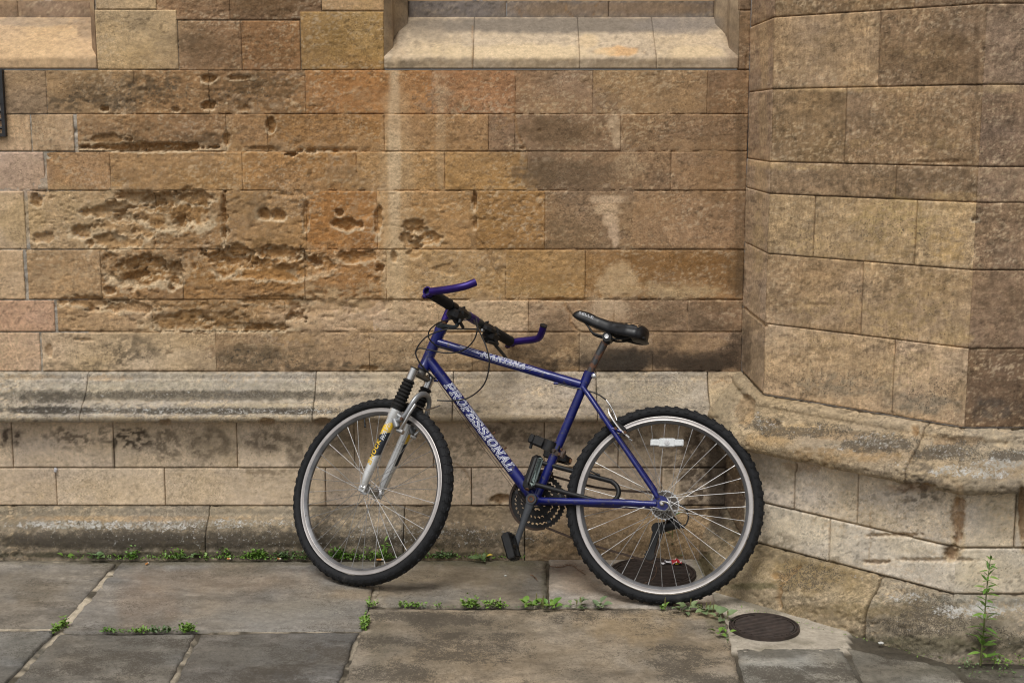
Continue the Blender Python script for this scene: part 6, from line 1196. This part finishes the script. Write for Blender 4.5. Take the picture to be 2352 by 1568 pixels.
# cassette
for i, rr in enumerate((.052, .047, .042, .037, .033, .029)):
    g = gear(RA, rr, rr-.010, int(rr*2*math.pi/.0127), -.034-.0042*i, th=.0018, tooth=.0035); 
    if i == 0: g.tube([RA+Vector((0, -.030, 0)), RA+Vector((0, -.060, 0))], .020, 20); g.lathe(RA+Vector((0, -.033, 0)), (0, 1, 0), [(.018, 0), (.046, 0), (.046, .001), (.018, .001)], 40)
    g.build('sprocket', M_CHAIN if i else M_CHROME, bike, False)
b = MB(); b.lathe(RA+Vector((0, -.0285, 0)), (0, 1, 0), [(.024, 0), (.046, 0), (.046, .001), (.024, .001)], 48); 
b.build('spoke_guard', flat_mat('clear_plastic_guard', (.07, .055, .04), rough=.5, var=.4), bike)
def chain(P, name='chain'):
    b = MB(); pts = catmull(P, 24) if len(P) > 2 else [P[0]+(P[1]-P[0])*i/60 for i in range(61)]
    # resample at pitch 12.7 mm
    out_ = [pts[0]]; acc = 0
    for p, q in zip(pts[:-1], pts[1:]):
        L_ = (q-p).length; d = (q-p)/max(L_, 1e-9); s_ = 0
        while acc+(L_-s_) >= .0127: s_ += .0127-acc; out_.append(p+d*s_); acc = 0
        acc += L_-s_
    for i, (p, q) in enumerate(zip(out_[:-1], out_[1:])):
        d = q-p; m = (p+q)/2; y_ = Vector((0, 1, 0)); zz_ = d.cross(y_).normalized(); wd = .0034 if i % 2 else .0046
        for s in (1, -1):
            b.box(m+y_*wd*s, d, y_, zz_, .0150, .0011, .0080, .0)
        b.tube([p-y_*.0048, p+y_*.0048], .0036, 8)
    return b.build(name, M_CHAIN, bike, False)
ry = -.048
def circ(c, r, a): return c+Vector((r*math.cos(a), ry, r*math.sin(a)))
d1, d2 = at(1510, 1213, -.05), at(1493, 1275, -.05)
chain([C0+Vector((0, ry, 0))+Vector((-.030, 0, .094)), Vector((.22, ry, .385)), RA+Vector((.0, ry, .042))])
chain([C0+Vector((0, ry, 0))+Vector((.02*0, 0, 0))+Vector((.0985*math.cos(a_), 0, .0985*math.sin(a_))) for a_ in np.linspace(math.radians(108), math.radians(-112), 9)], 'chain')
chain([C0+Vector((-.038, ry, -.090)), Vector((.25, ry, .190)), d2+Vector((.012, 0, -.018))])
chain([RA+Vector((-.0, ry, -.044))+Vector((-.012, 0, .0)), d1+Vector((-.022, 0, .008)), d1+Vector((-.014, 0, -.028)), d2+Vector((-.016, 0, .012)), d2+Vector((-.012, 0, -.016)), d2+Vector((.012, 0, -.018))])
# rear derailleur
b = MB(); cg = (d2-d1).normalized()
b.box((d1+d2)/2+Vector((0, .006, 0)), cg, (0, 1, 0), cg.cross(Vector((0, 1, 0))), .085, .003, .024, .002); b.box((d1+d2)/2-Vector((0, .008, 0)), cg, (0, 1, 0), cg.cross(Vector((0, 1, 0))), .085, .003, .024, .002)
b.tube([d1+Vector((0, -.012, 0)), d1+Vector((0, .010, 0))], .020, 18); b.tube([d2+Vector((0, -.010, 0)), d2+Vector((0, .009, 0))], .0165, 18)
kb = at(1550, 1203, -.06); b.tube([d1+Vector((0, -.012, 0)), kb], [.019, .017], 16); b.tube([kb, kb+Vector((-.020, 0, -.006))], [.018, .011], 12); b.tube([RA+Vector((-.008, -.074, -.020)), kb], [.011, .014], 12)
b.tube([kb+Vector((-.02, 0, -.006)), kb+Vector((-.034, 0, -.010))], .004, 8)
der = b.build('rear_derailleur', M_BLACK, bike, True, 35)
gear(d1, .021, .004, 11, 0, th=.004, tooth=.004).build('jockey_wheel', M_RING, der, False).location = (0, 0, 0)
gear(d2, .021, .004, 11, 0, th=.004, tooth=.004).build('jockey_wheel', M_RING, der, False)
b = MB(); b.tube(catmull([at(1560, 1157, -.08), at(1574, 1166, -.08), at(1581, 1185, -.08), at(1576, 1203, -.075), at(1566, 1208, -.07)], 6), .0026, 8); b.build('cable', M_CABLE, bike)
# quick release
q0 = RA+Vector((.0, .070, .0)); b = MB(); b.tube([q0, q0+Vector((0, .012, 0)), q0+Vector((0, .015, 0))], [.0085, .0085, .005], 16); lv0 = q0+Vector((0, .010, 0))
b.tube(catmull([at(1521, 1152, .084), at(1533, 1155, .088), at(1541, 1168, .088), at(1549, 1184, .084)], 5), [.0045]*5+[.0055]*5+[.0068]*5+[.006], 12, flat=.55); b.build('quick_release', M_CHROME, bike, True, 40)
# front derailleur + clamp
b = MB(); sd0 = (BB-ST).normalized(); cfd = ST+sd0*.285
b.tube([cfd, cfd+sd0*.016], .0175, 20); b.tube([cfd+Vector((.0, .018, 0)), cfd+Vector((.006, .03, -.002))], .006, 8); b.box(cfd+Vector((-.020, -.012, -.008)), sd0, (0, 1, 0), sd0.cross(Vector((0, 1, 0))), .030, .022, .022, .004)
for yy in (-.041, -.055):
    P_ = []
    for i in range(8):
        a = math.radians(58+52*i/7); P_.append(C0+Vector((.104*math.cos(a)-.012, yy, .104*math.sin(a))))
    b.tube(catmull(P_, 3), .0085, 8, flat=.18)
b.tube([cfd+Vector((-.02, -.02, -.01)), C0+Vector((-.02, -.045, .100))], .006, 8)
b.build('front_derailleur', flat_mat('greasy_steel', (.16, .13, .11), rough=.5, metal=.6, var=.5, scale=60, second=(.08, .045, .025), thr=(.5, .6)), bike, True, 40)
# lock carrier on the seat tube
b = MB(); c = at(1262, 1024, .004); sdn = Vector((sd0.z, 0, -sd0.x)); sdn = sdn if sdn.x > 0 else -sdn
b.tube([c-sd0*.019, c+sd0*.019], .0235, 24); b.box(c-sdn*.028, sd0, (0, 1, 0), sdn, .036, .022, .020, .003)
b.box(c+sdn*.040, sd0, (0, 1, 0), sdn, .036, .036, .044, .006); b.box(c+sdn*.068, sd0, (0, 1, 0), sdn, .032, .028, .020, .004); b.tube([c+sdn*.062+sd0*.015, c+sdn*.060+sd0*.034], .0055, 10)
cr_ = b.build('lock_carrier', M_BLACK, bike, True, 35)
for q in ((1290, 1032), (1285, 1043)):
    b = MB(); p = at(q[0], q[1], .014); b.tube([p, p+Vector((0, .008, 0))], .0048, 6); b.build('carrier_screw', M_RUST, cr_)

# ------------------------------------------------------------------ D-LOCK round the seat tube and rear wheel
lock = tag(empty('bicycle_lock'), 'black D-lock with grey striped crossbar clasping the seat tube and rear wheel of the bicycle', 'lock'); lock.matrix_world = BM
lt, lb = at(1236, 1050, .000), at(1212, 1120, .060)
ld = (lb-lt).normalized(); fwd_ = (at(1427, 1120, -.005)-(lt+lb)/2); fwd_ = (fwd_-ld*fwd_.dot(ld)).normalized(); ln = ld.cross(fwd_)
lc = (lt+lb)/2; LL = (lb-lt).length+.010
b = MB(); b.box(lc, ld, fwd_, ln, LL, .040, .034, .011); cb = b.build('crossbar', M_BLACK, lock, True, 35)
b = MB(); b.box(lc+ld*.0+fwd_*.011, ld, fwd_, ln, LL*.86, .0185, .0355, .008); b.build('grey_stripe', flat_mat('grey_rubber_stripe', (.30, .38, .36), rough=.6, var=.12, scale=40), cb, True, 35)
b = MB(); b.tube([lb+ld*.004, lb+ld*.0075], .0075, 14); b.build('keyhole', M_RUST, cb, True)
u0 = lc-ld*(LL/2-.022); u1 = lc+ld*(LL/2-.026); far = at(1425, 1120, -.01); reach = (far-lc).dot(fwd_); rad = (u1-u0).length/2; mid = (u0+u1)/2
pts = [u0+fwd_*.01, u0+fwd_*(reach-rad)*.5, u0+fwd_*(reach-rad)]+[mid+fwd_*(reach-rad)+fwd_*rad*math.sin(a)-(ld)*rad*math.cos(a) for a in np.linspace(.3, math.pi-.3, 7)]+[u1+fwd_*(reach-rad), u1+fwd_*(reach-rad)*.5, u1+fwd_*.01]
b = MB(); b.tube(catmull(pts, 5), .0085, 16); b.build('shackle', M_BLACK, lock, True, 50)

# ------------------------------------------------------------------ DRAIN COVERS
M_COVER = flat_mat('rusty_cast_iron', (0.046, 0.033, 0.027), rough=.7, metal=.3, var=.4, scale=50, bump=.6, second=(.060, .055, .050), thr=(.6, .75), s2=16)
def cover(u, v, ru, label, ang, n=15):
    X0, Y0 = gpt(u, v); R_ = float(abs(gpt(u+ru, v)[0]-X0)); t = tag(empty('drain_cover', (X0, Y0, 0)), label, 'drain cover', 'round iron drain covers'); Z = .0035
    b = MB(); b.lathe((0, 0, Z), (0, 0, 1), [(0, -.006), (R_*.86, -.006), (R_*.87, .0035), (R_*.91, .0035), (R_*.92, 0), (R_*.94, 0), (R_*.95, .0045), (R_, .0045), (R_*1.01, -.006)], 72); b.build('plate', M_COVER, t, True, 30)
    d = Vector((math.cos(ang), math.sin(ang), 0)); e = Vector((-d.y, d.x, 0))
    for i in range(n):
        s_ = -1+2*(i+.5)/n; hl = math.sqrt(max(0, .84**2-s_*s_*.84**2))*R_
        if hl < .01: continue
        b = MB(); b.box(e*(s_*R_*.84)+Vector((0, 0, Z-.0005)), d, e, (0, 0, 1), 2*hl, R_*.84*2/n*.58, .009, .0012); b.build('rib', M_COVER, t, True, 30)
cover(1499, 1316, 99, 'larger rusty iron drain cover seen through the rear wheel', .0, 17)
cover(1755, 1440, 80, 'smaller round iron drain cover right of the rear wheel in pale concrete', -.22, 15)

# ------------------------------------------------------------------ WEEDS
def leaf_mat(name, rgb, rgb2):
    m, t, b = new_mat(name); L = t.links.new
    tc = N(t, 'ShaderNodeNewGeometry'); n = N(t, 'ShaderNodeTexNoise'); n.inputs['Scale'].default_value = 45; L(tc.outputs['Position'], n.inputs['Vector'])
    oi = N(t, 'ShaderNodeObjectInfo'); ad = N(t, 'ShaderNodeMath', operation='ADD'); L(n.outputs[0], ad.inputs[0]); L(oi.outputs['Random'], ad.inputs[1])
    r = N(t, 'ShaderNodeMapRange'); r.inputs[1].default_value = .5; r.inputs[2].default_value = 1.3; L(ad.outputs[0], r.inputs[0])
    mx = N(t, 'ShaderNodeMix', data_type='RGBA'); L(r.outputs[0], mx.inputs[0]); mx.inputs[6].default_value = (*rgb, 1); mx.inputs[7].default_value = (*rgb2, 1); L(mx.outputs[2], b.inputs['Base Color'])
    b.inputs['Roughness'].default_value = .5; b.inputs['Subsurface Weight'].default_value = .0; b.inputs['Transmission Weight'].default_value = 0; return m
M_LEAF = leaf_mat('fresh_leaf', (.085, .19, .022), (.16, .27, .045)); M_LEAFD = leaf_mat('dull_leaf', (.060, .11, .030), (.11, .17, .06)); M_LEAFG = leaf_mat('greygreen_leaf', (.12, .17, .08), (.19, .25, .11))
M_STEM = flat_mat('weed_stem', (.12, .14, .04), rough=.6, var=.3); M_SEED = flat_mat('seed_spike', (.16, .15, .05), rough=.8, var=.4, scale=200); M_YLEAF = flat_mat('yellowed_leaf', (.5, .36, .05), rough=.6, var=.3)
def leaf_geo(L, W, curl=.25, n=5):
    V = []; Fc = []
    for i in range(n+1):
        t = i/n; wd = W*.5*(math.sin(math.pi*min(1, t**.75*1.0))**.8 if 0 < t < 1 else .04); x = L*t; z = curl*L*(t-t*t*1.25)
        V += [(x, -wd, z+wd*.35), (x, 0, z), (x, wd, z+wd*.35)]
    for i in range(n):
        a = 3*i; Fc += [(a, a+3, a+4, a+1), (a+1, a+4, a+5, a+2)]
    return V, Fc
LEAFME = {}
def leaf_mesh(L, W, curl, mat, stalk=.5):
    k = (L, W, curl, mat.name)
    if k not in LEAFME:
        V, Fc = leaf_geo(L, W, curl); V = [(x+L*stalk, y, z+L*stalk*.35) for x, y, z in V]; n = len(V)
        V += [(0, -.0006, 0), (0, .0006, 0), (L*stalk*1.02, .0006, L*stalk*.35), (L*stalk*1.02, -.0006, L*stalk*.35)]; Fc = Fc+[(n, n+1, n+2, n+3)]
        me = bpy.data.meshes.new('leaf'); me.from_pydata(V, [], Fc); me.polygons.foreach_set('use_smooth', [True]*len(me.polygons)); me.materials.append(mat); LEAFME[k] = me
    return LEAFME[k]
GRP = 'weeds growing in the joints and along the wall foot'
def rosette(u, v, label, size=.024, n=9, mat=None, spikes=0, seed=0, flatness=.5, spread=.012, yellow=0, zoff=0.0):
    r = random.Random(seed*7+3); X0, Y0 = gpt(u, v); t = tag(empty('weed', (X0, Y0, -.004+zoff)), label, 'weed', GRP); mat = mat or M_LEAF
    for i in range(n):
        s_ = size*1.25*r.choice([.75, .9, 1.0, 1.15]); me = leaf_mesh(round(s_, 4), round(s_*.66, 4), .25, mat if i >= yellow else M_YLEAF, .45)
        o = bpy.data.objects.new('leaf', me); COL.objects.link(o); o.parent = t; el = r.uniform(.05, 1.0)*(1.1-flatness)
        a = 2*math.pi*i/n+r.uniform(-.4, .4); o.rotation_euler = (r.uniform(-.5, .5), -el, a); o.location = (r.uniform(-1, 1)*spread, r.uniform(-.5, .5)*spread*.6, r.uniform(.002, .012))
    for i in range(spikes):
        b = MB(); p = Vector((r.uniform(-1, 1)*spread*1.5, r.uniform(-1, 1)*.006, 0)); tp = p+Vector((r.uniform(-.008, .008), r.uniform(-.006, .006), r.uniform(.035, .055)))
        b.tube([p, tp-(tp-p)*.45], .0008, 5); b.tube([tp-(tp-p)*.45, tp-(tp-p)*.2, tp], [.0018, .0023, .0008], 7); b.build('seed_spike', M_SEED, t)
    return t
def mat_weed(u0, v0, u1, v1, label, dens=60, leaf=.010, seed=0, mat=None, wid=.012, h=.022):
    """creeping small-leaved weed: leaves too small to tell apart, joined"""
    r = random.Random(seed+50); A = Vector((*gpt(u0, v0), 0)); B = Vector((*gpt(u1, v1), 0)); c = (A+B)/2; t = tag(empty('weed', c), label, 'weed', GRP); b = MB()
    leaf *= 1.25; h *= 1.45; wid *= 1.2; dens *= 1.5
    L_ = (B-A).length; n = max(10, int(dens*L_/.1)); cl = [(r.random(), r.uniform(.4, 1)) for _ in range(max(2, int(L_/.03)))]
    for i in range(n):
        k, hh = r.choice(cl); k = min(1, max(0, k+r.gauss(0, .012/max(L_, .03)))); p = A+(B-A)*k-c+Vector((r.gauss(0, .004), r.gauss(0, wid*.4), 0)); z = abs(r.gauss(0, .5))*h*hh+.001
        V, Fc = leaf_geo(leaf*r.uniform(.7, 1.3), leaf*.62, .2, 2); rot = Matrix.Rotation(r.uniform(0, 6.28), 3, 'Z') @ Matrix.Rotation(-r.uniform(-.2, 1.0), 3, 'Y') @ Matrix.Rotation(r.uniform(-.6, .6), 3, 'X')
        b.add([rot @ Vector(q)+p+Vector((0, 0, z)) for q in V], Fc)
    o = b.build('foliage', mat or M_LEAF, t); o['kind'] = 'stuff'
    b = MB()
    for i in range(max(3, n//12)):
        k, hh = r.choice(cl); p = A+(B-A)*k-c; b.tube([p, p+Vector((r.gauss(0, .006), r.gauss(0, .005), h*hh*.8))], .0007, 4)
    b.build('stem', M_STEM, t)
    return t
rosette(152, 1282, 'tiny two leaved seedling at the wall foot, furthest to the left', .016, 4, seed=1)
w1 = rosette(172, 1280, 'seedling with one tall upright leaf at the wall foot on the left', .022, 3, seed=2, flatness=.1)
rosette(224, 1283, 'dull green rosette at the wall foot above the slanting mortar joint', .022, 10, M_LEAFD, seed=3)
rosette(274, 1283, 'small bright rosette just right of the dull green one at the wall foot', .018, 7, seed=4)
mat_weed(296, 1282, 350, 1282, 'loose little tuft at the wall foot left of the base stone joint', seed=5)
mat_weed(350, 1283, 415, 1283, 'thin creeping strand of weed at the wall foot before the base stone joint', 70, .010, seed=6)
rosette(430, 1282, 'broad leaved weed at the wall foot left of the joint between two base stones', .022, 10, M_LEAFD, seed=7)
rosette(466, 1282, 'single upright leafed weed right beside the base stone joint', .020, 4, seed=8, flatness=.2)
mat_weed(488, 1281, 610, 1281, 'longest bright clump of weed at the wall foot left of the front wheel', 75, .012, seed=9, h=.03)
mat_weed(622, 1283, 706, 1283, 'dark little weed at the wall foot touching the front tyre', 60, .012, seed=10, mat=M_LEAFD)
mat_weed(735, 1282, 828, 1282, 'round leaved clump seen through the lower left of the front wheel', 80, .013, seed=11, h=.032)
mat_weed(830, 1283, 945, 1283, 'low spreading clump seen through the front wheel below the hub', 80, .010, seed=12, h=.026)
mat_weed(970, 1281, 1060, 1281, 'small dark clump at the wall foot right of the front tyre', 60, .011, seed=14, mat=M_LEAFD)
rosette(1105, 1288, 'weed with a yellowed leaf and seed spikes left of the pedal', .026, 12, M_LEAFD, spikes=4, seed=15, yellow=1, spread=.02)
rosette(1180, 1281, 'tiny green weed just right of the pedal', .014, 5, seed=16)
def upright(u, v, hgt, label, seed, leafL, n, mat, lean=(0, 0), r0=.0012, whorl=False, top=1.0):
    r = random.Random(seed); X0, Y0 = gpt(u, v); t = tag(empty('weed', (X0, Y0, -.004)), label, 'weed', GRP)
    P_ = catmull([Vector((0, 0, 0)), Vector((lean[0]*.3, 0, hgt*.35)), Vector((lean[0]*.5, lean[1], hgt*.7)), Vector((lean[0], lean[1], hgt))], 6); b = MB(); b.tube(P_, [r0*(1.3-i/len(P_)) for i in range(len(P_))], 6); b.build('stem', M_STEM, t)
    for i in range(n):
        k = .10+.88*i/(n-1); p = P_[int(k*(len(P_)-1))]; s_ = leafL*(1.15-.6*k*top)*r.uniform(.8, 1.15)
        o = bpy.data.objects.new('leaf', leaf_mesh(round(s_, 3), round(s_*.28, 4), .1, mat, .12)); COL.objects.link(o); o.parent = t; o.location = p; o.rotation_euler = (r.uniform(-.4, .4), -r.uniform(-.3, .8), i*2.4+r.uniform(-.3, .3))
    return t
upright(884, 1284, .075, 'upright bright green weed standing up behind the front wheel spokes', 17, .032, 12, M_LEAF, top=.4)
upright(1543, 1279, .17, 'dark leafy weed in the corner behind the rear wheel above the drain cover', 18, .040, 9, M_LEAFD, r0=.0022, top=.2)
upright(2252, 1524, .345, 'tall spindly weed standing against the bay at the lower right', 19, .046, 64, M_LEAF, lean=(.012, .0), r0=.0024)
mat_weed(2195, 1530, 2240, 1526, 'low purple flecked ground weed at the foot of the tall spindly weed', 40, .008, seed=20, mat=M_LEAFD, wid=.03)
mat_weed(2285, 1528, 2352, 1522, 'sparse clover like weed at the right edge below the bay', 35, .010, seed=21, wid=.04)
mat_weed(2225, 1550, 2330, 1545, 'scattered tiny weed in the gravelly ground at the lower right corner', 22, .008, seed=22, mat=M_LEAFD, wid=.05)
def cover_strip(spans, label, n_per, leaf, h, wid, seed, name='ground_cover'):
    r = random.Random(seed); b = MB(); base = Vector((*gpt(*spans[0][0]), 0))
    for (q0, q1, dn) in spans:
        A = Vector((*gpt(*q0), 0)); B = Vector((*gpt(*q1), 0)); L_ = (B-A).length
        for i in range(int(n_per*dn*L_/.1)):
            k = r.random(); g_ = .35+.9*max(0, math.sin(k*L_*37+seed)*math.sin(k*L_*83)); p_ = A+(B-A)*k-base+Vector((0, r.gauss(0, wid), abs(r.gauss(0, .5))*h*g_))
            V, Fc = leaf_geo(leaf*r.uniform(.6, 1.3), leaf*.65, .2, 2); rot = Matrix.Rotation(r.uniform(0, 6.28), 3, 'Z') @ Matrix.Rotation(-r.uniform(-.2, 1.0), 3, 'Y')
            b.add([rot @ Vector(q)+p_ for q in V], Fc)
    o = b.build(name, M_LEAF if 'wall' in label else M_LEAFD, None); o.location = base; tag(o, label, 'weeds', None, 'stuff')
cover_strip([((150, 1283), (480, 1282), .7), ((480, 1282), (720, 1282), 1.1), ((730, 1282), (960, 1282), 1.2), ((960, 1281), (1205, 1281), .8)], 'thin low green ground cover strung along the wall foot', 48, .010, .020, .007, 3)
cover_strip([((905, 1394), (1190, 1394), 1), ((1190, 1395), (1400, 1396), .8), ((1660, 1420), (1672, 1478), 1), ((232, 1450), (455, 1450), 1), ((842, 1400), (834, 1448), 1)], 'tiny mossy growth filling the dark joints of the paving', 26, .007, .007, .005, 4)
cover_strip([((1700, 1395), (2100, 1500), .5), ((2100, 1505), (2352, 1520), 1.0)], 'sparse mossy growth at the foot of the bay wall', 14, .007, .006, .008, 5)
# joints in the paving
mat_weed(846, 1392, 866, 1392, 'small weed at the top of the cross joint left of the large flagstone', 90, .010, seed=23, h=.02)
mat_weed(842, 1428, 836, 1446, 'bright bushy weed lower down the cross joint left of the large flagstone', 130, .013, seed=24, h=.03)
mat_weed(918, 1393, 980, 1393, 'thin weed in the long joint nearest the front tyre', 75, .009, seed=25, h=.014)
mat_weed(1000, 1393, 1014, 1393, 'single tiny sprig in the long joint between two longer weeds', 60, .008, seed=26, h=.01)
mat_weed(1062, 1393, 1168, 1393, 'dense low bright weed in the long joint below the pedal', 110, .011, seed=27, h=.022)
rosette(1222, 1396, 'broad leaved plantain with seed stalks left of the rear tyre', .024, 12, spikes=2, seed=28, spread=.022)
rosette(1262, 1398, 'largest bright plantain rosette in the middle of the long joint', .028, 13, spikes=2, seed=29, spread=.02)
rosette(1325, 1395, 'flat plantain with one tall seed spike close to the rear tyre', .023, 10, M_LEAFG, spikes=2, seed=30, spread=.02)
rosette(1382, 1396, 'grey green wide leaf plantain just left of the rear tyre contact', .024, 8, M_LEAFG, seed=31, spread=.016)
rosette(1527, 1402, 'wiry little weed in front of the rear tyre', .016, 6, spikes=1, seed=32, flatness=.1)
rosette(1572, 1405, 'round grey leaved plantain in front of the rear tyre', .031, 9, M_LEAFG, spikes=1, seed=33, spread=.018)
rosette(1625, 1408, 'plantain with brown seed spikes right of the rear tyre', .028, 10, M_LEAFG, spikes=5, seed=34, spread=.022)
rosette(1655, 1424, 'drooping green leaves on the paving corner beside the smaller drain cover', .028, 7, M_LEAFG, spikes=1, seed=35, spread=.02)
rosette(1658, 1458, 'lowest small plantain between large flagstone and smaller drain cover', .023, 6, seed=36, spread=.02)
mat_weed(124, 1452, 150, 1436, 'bright weed where the slanting mortar joint meets the left cross joint', 130, .012, seed=37, h=.022)
mat_weed(232, 1450, 260, 1450, 'small weed at the left end of the lower left joint', 70, .009, seed=38, h=.012)
mat_weed(275, 1451, 300, 1451, 'faint sprig second along the lower left joint', 60, .007, seed=39, h=.009)
mat_weed(306, 1451, 345, 1451, 'third weed along the lower left joint', 80, .010, seed=40, h=.014)
mat_weed(350, 1451, 402, 1451, 'fourth weed along the lower left joint, darker and wider', 80, .010, seed=41, h=.016, mat=M_LEAFD)
mat_weed(414, 1451, 450, 1451, 'bushiest weed at the right end of the lower left joint', 120, .012, seed=42, h=.024)

# ------------------------------------------------------------------ LITTER AND SMALL THINGS
r = random.Random(5)
X0, Y0 = gpt(1545, 1300); wt = tag(empty('sweet_wrapper', (X0, Y0, .010)), 'crumpled red and white sweet wrapper lying on the larger drain cover', 'wrapper')
def crumple(name, mat, x0, x1, y0, y1, seed, amp=.012):
    nx, ny = 16, 9; V = []
    for j in range(ny+1):
        for i in range(nx+1):
            x = x0+(x1-x0)*i/nx; y = y0+(y1-y0)*j/ny; s_ = np.array([x*60+seed]); t_ = np.array([y*60]); z = float((fbm(s_, t_, 3, seed)[0]-.3)*amp*2.2); V.append((x+float(fbm(s_, t_, 2, seed+5)[0]-.5)*.012, y+float(fbm(s_, t_, 2, seed+9)[0]-.5)*.012, max(0, z)))
    Fc = [(j*(nx+1)+i, j*(nx+1)+i+1, (j+1)*(nx+1)+i+1, (j+1)*(nx+1)+i) for j in range(ny) for i in range(nx)]
    o = py_mesh(name, V, Fc, mat, wt, False); return o
M_RED = flat_mat('red_foil', (.45, .012, .02), rough=.3, var=.3, scale=90, second=(.75, .72, .7), thr=(.58, .60), s2=70); M_WFOIL = flat_mat('white_foil', (.7, .68, .7), rough=.35, var=.1, second=(.3, .05, .08), thr=(.6, .62), s2=120); M_YFOIL = flat_mat('yellow_foil', (.72, .62, .02), rough=.35, var=.1)
crumple('foil', M_RED, -.005, .034, -.010, .024, 3, .016); crumple('foil_inside', M_WFOIL, -.026, -.002, -.006, .020, 8, .014); crumple('foil_tip', M_WFOIL, -.044, -.024, -.002, .008, 11, .010); crumple('foil_corner', M_YFOIL, .010, .024, -.017, -.010, 15, .008)
M_BUTT = flat_mat('cigarette_tip', (.50, .22, .07), rough=.8, var=.2, scale=200); M_PAPER = flat_mat('cigarette_paper', (.62, .58, .5), rough=.8, var=.15, scale=200)
for (u, v, a, lab) in ((873, 1288, .05, 'orange cigarette end lying by the wall foot under the front wheel'), (526, 1286, .1, 'cigarette end at the wall foot below the longest weed clump'), (338, 1297, 1.1, 'short cigarette end on the flagstone left of the longest weed clump'), (642, 1286, -.4, 'cigarette end near the wall foot close to the front tyre')):
    X0, Y0 = gpt(u, v); t = tag(empty('cigarette_end', (X0, Y0, .006)), lab, 'cigarette end'); d = Vector((math.cos(a), math.sin(a), 0)); L_ = .026 if 'orange' in lab else .014
    b = MB(); b.tube([-d*L_/2, d*L_*.2], .0036, 10); b.build('filter', M_BUTT, t); b = MB(); b.tube([d*L_*.2, d*L_*.5], [.0037, .0033], 10); b.build('paper', M_PAPER, t)
def pebble(u, v, s_, label, rgb, seed, z=.0):
    X0, Y0 = gpt(u, v); bm = bmesh.new(); bmesh.ops.create_icosphere(bm, subdivisions=2, radius=1)
    rr = random.Random(seed); o_ = [rr.uniform(0, 9) for _ in range(3)]
    for q in bm.verts: k = 1+.28*(math.sin(q.co.x*2.3+o_[0])*math.sin(q.co.y*2.9+o_[1])+math.sin(q.co.z*3.1+o_[2])*.5); q.co = Vector((q.co.x*s_*k, q.co.y*s_*.7*k, q.co.z*s_*.45*k))
    me = bpy.data.meshes.new('pebble'); bm.to_mesh(me); bm.free(); me.materials.append(flat_mat('pebble_stone', rgb, rough=.9, var=.2, scale=120)); o = bpy.data.objects.new('pebble', me); COL.objects.link(o); o.location = (X0, Y0, s_*.3+z); tag(o, label, 'pebble')
pebble(2023, 1478, .0095, 'pale chip of stone at the foot of the bay right of the smaller drain cover', (.5, .49, .46), 1)
pebble(1874, 1425, .005, 'small brown pebble at the foot of the bay near the smaller drain cover', (.12, .10, .07), 2)
pebble(252, 1283, .0055, 'tiny pale pebble among the weeds at the wall foot on the left', (.6, .57, .5), 3)
pebble(1161, 1322, .0052, 'flat pale pebble on the flagstone below the pedal', (.42, .42, .38), 4)
# white snail shell in the joint of the lower stones
p = on_y(128, 1079, -OL-.004); bm = bmesh.new(); bmesh.ops.create_uvsphere(bm, u_segments=16, v_segments=10, radius=.0085)
for q in bm.verts: q.co.z *= 1.15; q.co.x *= .85; q.co *= 1+.10*math.sin(math.atan2(q.co.y, q.co.x)*1+q.co.z*500)
me = bpy.data.meshes.new('snail_shell'); bm.to_mesh(me); bm.free(); me.polygons.foreach_set('use_smooth', [True]*len(me.polygons)); me.materials.append(flat_mat('snail_shell_white', (.55, .54, .55), rough=.5, var=.2, scale=150)); o = bpy.data.objects.new('snail_shell', me); COL.objects.link(o); o.location = p; tag(o, 'small whitish snail shell stuck in the joint of the lower left stones', 'snail shell')
# dry twigs
M_TWIG = flat_mat('dry_twig', (.16, .09, .05), rough=.9, var=.3, scale=100)
def twig(pts, label, n_side=6, rad=.0011, seed=0, z=.005):
    rr = random.Random(seed); P_ = [Vector((*gpt(*q), z)) for q in pts]; c = P_[0].copy(); P_ = [p_-c for p_ in P_]; t = MB(); C2 = catmull(P_, 5); t.tube(C2, rad, 5)
    for i in range(n_side):
        p_ = rr.choice(C2); e = p_+Vector((rr.uniform(-.02, .02), rr.uniform(-.02, .02), rr.uniform(0, .006))); t.tube([p_, (p_+e)/2+Vector((0, 0, .003)), e], [rad*.8, rad*.6, rad*.4], 4)
    o = t.build('twig', M_TWIG, None); o.location = c; tag(o, label, 'twig')
twig([(1262, 1302), (1285, 1305), (1310, 1300), (1330, 1312), (1345, 1322)], 'dark dried plant runner on pale stone left of the rear tyre', 16, .0012, 1)
twig([(1205, 1268), (1230, 1275), (1258, 1284)], 'thin straw like twig at the wall foot right of the pedal', 1, .0012, 2)
twig([(1218, 1322), (1226, 1326), (1234, 1334)], 'small forked twig on the flagstone below the chainrings', 3, .0016, 3)
twig([(1495, 1295), (1508, 1312), (1500, 1335), (1478, 1347)], 'curled dry stem lying on the larger drain cover', 2, .0009, 4, .012)
for (u, v, nn, s_) in ((1460, 1262, 0, 0),): pass
